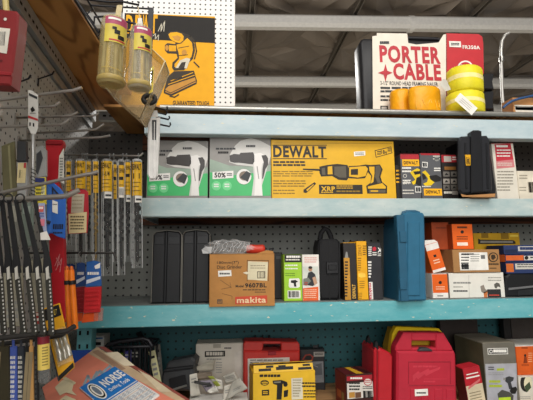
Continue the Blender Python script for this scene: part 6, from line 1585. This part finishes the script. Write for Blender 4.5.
for q in range(8):
    x = xa+.006+(xb-xa-.012)*q/7; g = G(); g.tube([(x, 1.66, z1_), (x, 1.66, zb+.0045), (x, 1.80, zb+.0045), (x, 1.80, z1_)], .0038, WIRE, 6); g.build('wire', None, rt6)
g = G(); g.tube([W(106, 347, 1.66), W(108, 344.5, 1.66), W(121, 341.5, 1.66), W(143, 338.5, 1.66), W(148.5, 340, 1.66), W(152, 346, 1.66)], .0078, WIRE, 8); g.build('handle', None, rt6)
g = G(); g.tube([W(108, 346, 1.80), W(112, 342, 1.80), W(124, 340, 1.80), W(140, 339, 1.80), W(146, 343, 1.80), W(149, 348, 1.80)], .0070, WIRE, 8); g.build('handle', None, rt6)
zc_ = zb+.012
for (x0, x1, y0, m, lab, Y) in ((124, 130, 351, mat('#5b55a8', .4), 'violet packet standing in the wire basket', 1.71), (119, 123, 353, mat('#9ab83c', .4), 'lime packet standing in the wire basket', 1.73), (131, 139, 349, mat('#2b2b2d', .4), 'black packet standing in the wire basket', 1.74)):
    c = Carton(x0, y0, x1, 392, Y, .02, zc_).body(m, .002); c.pr.small(x0+.8, y0+3, x1-.8, y0+10, 2, PAPER, 1)
    c.done('packet', lab, 'packet')
def strip(nm, lab, cat, pts, Y0, Y1, m, prt=None):
    P = [W(x, y, Y0 if k < 2 else Y1) for k, (x, y) in enumerate(pts)]
    g = G(); nr = (P[1]-P[0]).cross(P[3]-P[0]).normalized()
    g.add(P+[q+nr*.002 for q in P], [(0, 1, 2, 3), (7, 6, 5, 4), (0, 4, 5, 1), (1, 5, 6, 2), (2, 6, 7, 3), (3, 7, 4, 0)], m); rt7 = root(nm, lab, cat, sum(P, V((0, 0, 0)))/4); cd_ = g.build('card', None, rt7)
    if nr.y > 0: nr = -nr
    g = G(); q = lambda s, t: P[0].lerp(P[1], s).lerp(P[3].lerp(P[2], s), t)+nr*.0035
    for t in (.12, .3, .42, .54): g.poly([q(.15, t), q(.8, t), q(.8, t+.06), q(.15, t+.06)], INK if t < .2 else GREY)
    sub(g, 'print', cd_)
strip('price_card', 'pale yellow card leaning between the wire basket and the charcoal case', 'card', [(148.5, 352), (155, 350), (163, 390), (156.5, 392)], 1.72, 1.71, mat('#d6d0a2', .5))
strip('black_card', 'black card leaning on the teal pegboard behind the wire basket', 'card', [(136, 333), (141, 331), (153, 352), (147, 356)], 1.95, 1.88, mat('#202023', .4))
strip('grey_card', 'grey card leaning against the charcoal case behind the pale yellow card', 'card', [(154, 346), (160, 344), (164, 386), (157, 388)], 1.83, 1.80, mat('#77736a', .5))
# little white and blue box at the corner post
c = Carton(84, 337, 103, 395, 1.78, .08, zb).body(mat('#dcdad2', .45)); c.pr.r(86, 342, 101, 345.5, INK, 1); c.pr.r(84.5, 348, 102.5, 356, mat('#2f5f9e'), 1); c.pr.small(86, 349.5, 101, 353, 1, WHITE, 2); c.pr.r(84.2, 337.4, 102.8, 339.5, mat('#3c6ea8'), 1)
p_ = c.part('lid_flap'); p_.g.box(c.F, -c.w/2+.001, c.h+.0004, c.w/2-.001, c.h+.002, .001, .078, WHITE)
c.done('white_blue_box', 'white and blue box standing beside the slotted corner upright', 'box')
# ============================================================ light
def area(nm, loc, aim, sx, sy, e, col=(1, .97, .92)):
    l = bpy.data.lights.new(nm, 'AREA'); l.shape = 'RECTANGLE'; l.size = sx; l.size_y = sy; l.energy = e; l.color = col
    o = bpy.data.objects.new(nm, l); COL.objects.link(o); o.location = loc
    o.rotation_euler = (V(aim)-V(loc)).to_track_quat('-Z', 'Y').to_euler(); return o
area('high_bay_lamp', (.5, -1.2, 4.9), (.4, 1.7, 1.4), 4.5, 1.2, 135)
area('high_bay_lamp', (-.6, -3.6, 4.6), (.0, 1.7, 1.4), 5.0, 1.4, 90)
area('shelf_fill_light', (-.3, -4.5, 2.6), (.0, 1.7, 1.4), 4.0, 2.4, 185, (1, .98, .96))  # unseen soft fill added behind the camera to brighten the deep shelves
area('aisle_lamp', (1.0, 6.0, 4.3), (1.0, 6.2, 0), 6, .6, 520)
w = bpy.data.worlds.new('world'); SC.world = w; w.use_nodes = True
bg = w.node_tree.nodes['Background']; bg.inputs[0].default_value = (1, .97, .93, 1); bg.inputs[1].default_value = .2
vs = SC.view_settings; vs.view_transform = 'Standard'; vs.look = 'None'; vs.gamma = 1; vs.exposure = -0.08; vs.use_curve_mapping = False
for m in bpy.data.materials:
    if m.use_nodes and 'Principled BSDF' in m.node_tree.nodes: m.node_tree.nodes['Principled BSDF'].inputs['Specular IOR Level'].default_value = .35
for o in bpy.data.objects:
    if '_o' in o: del o['_o']
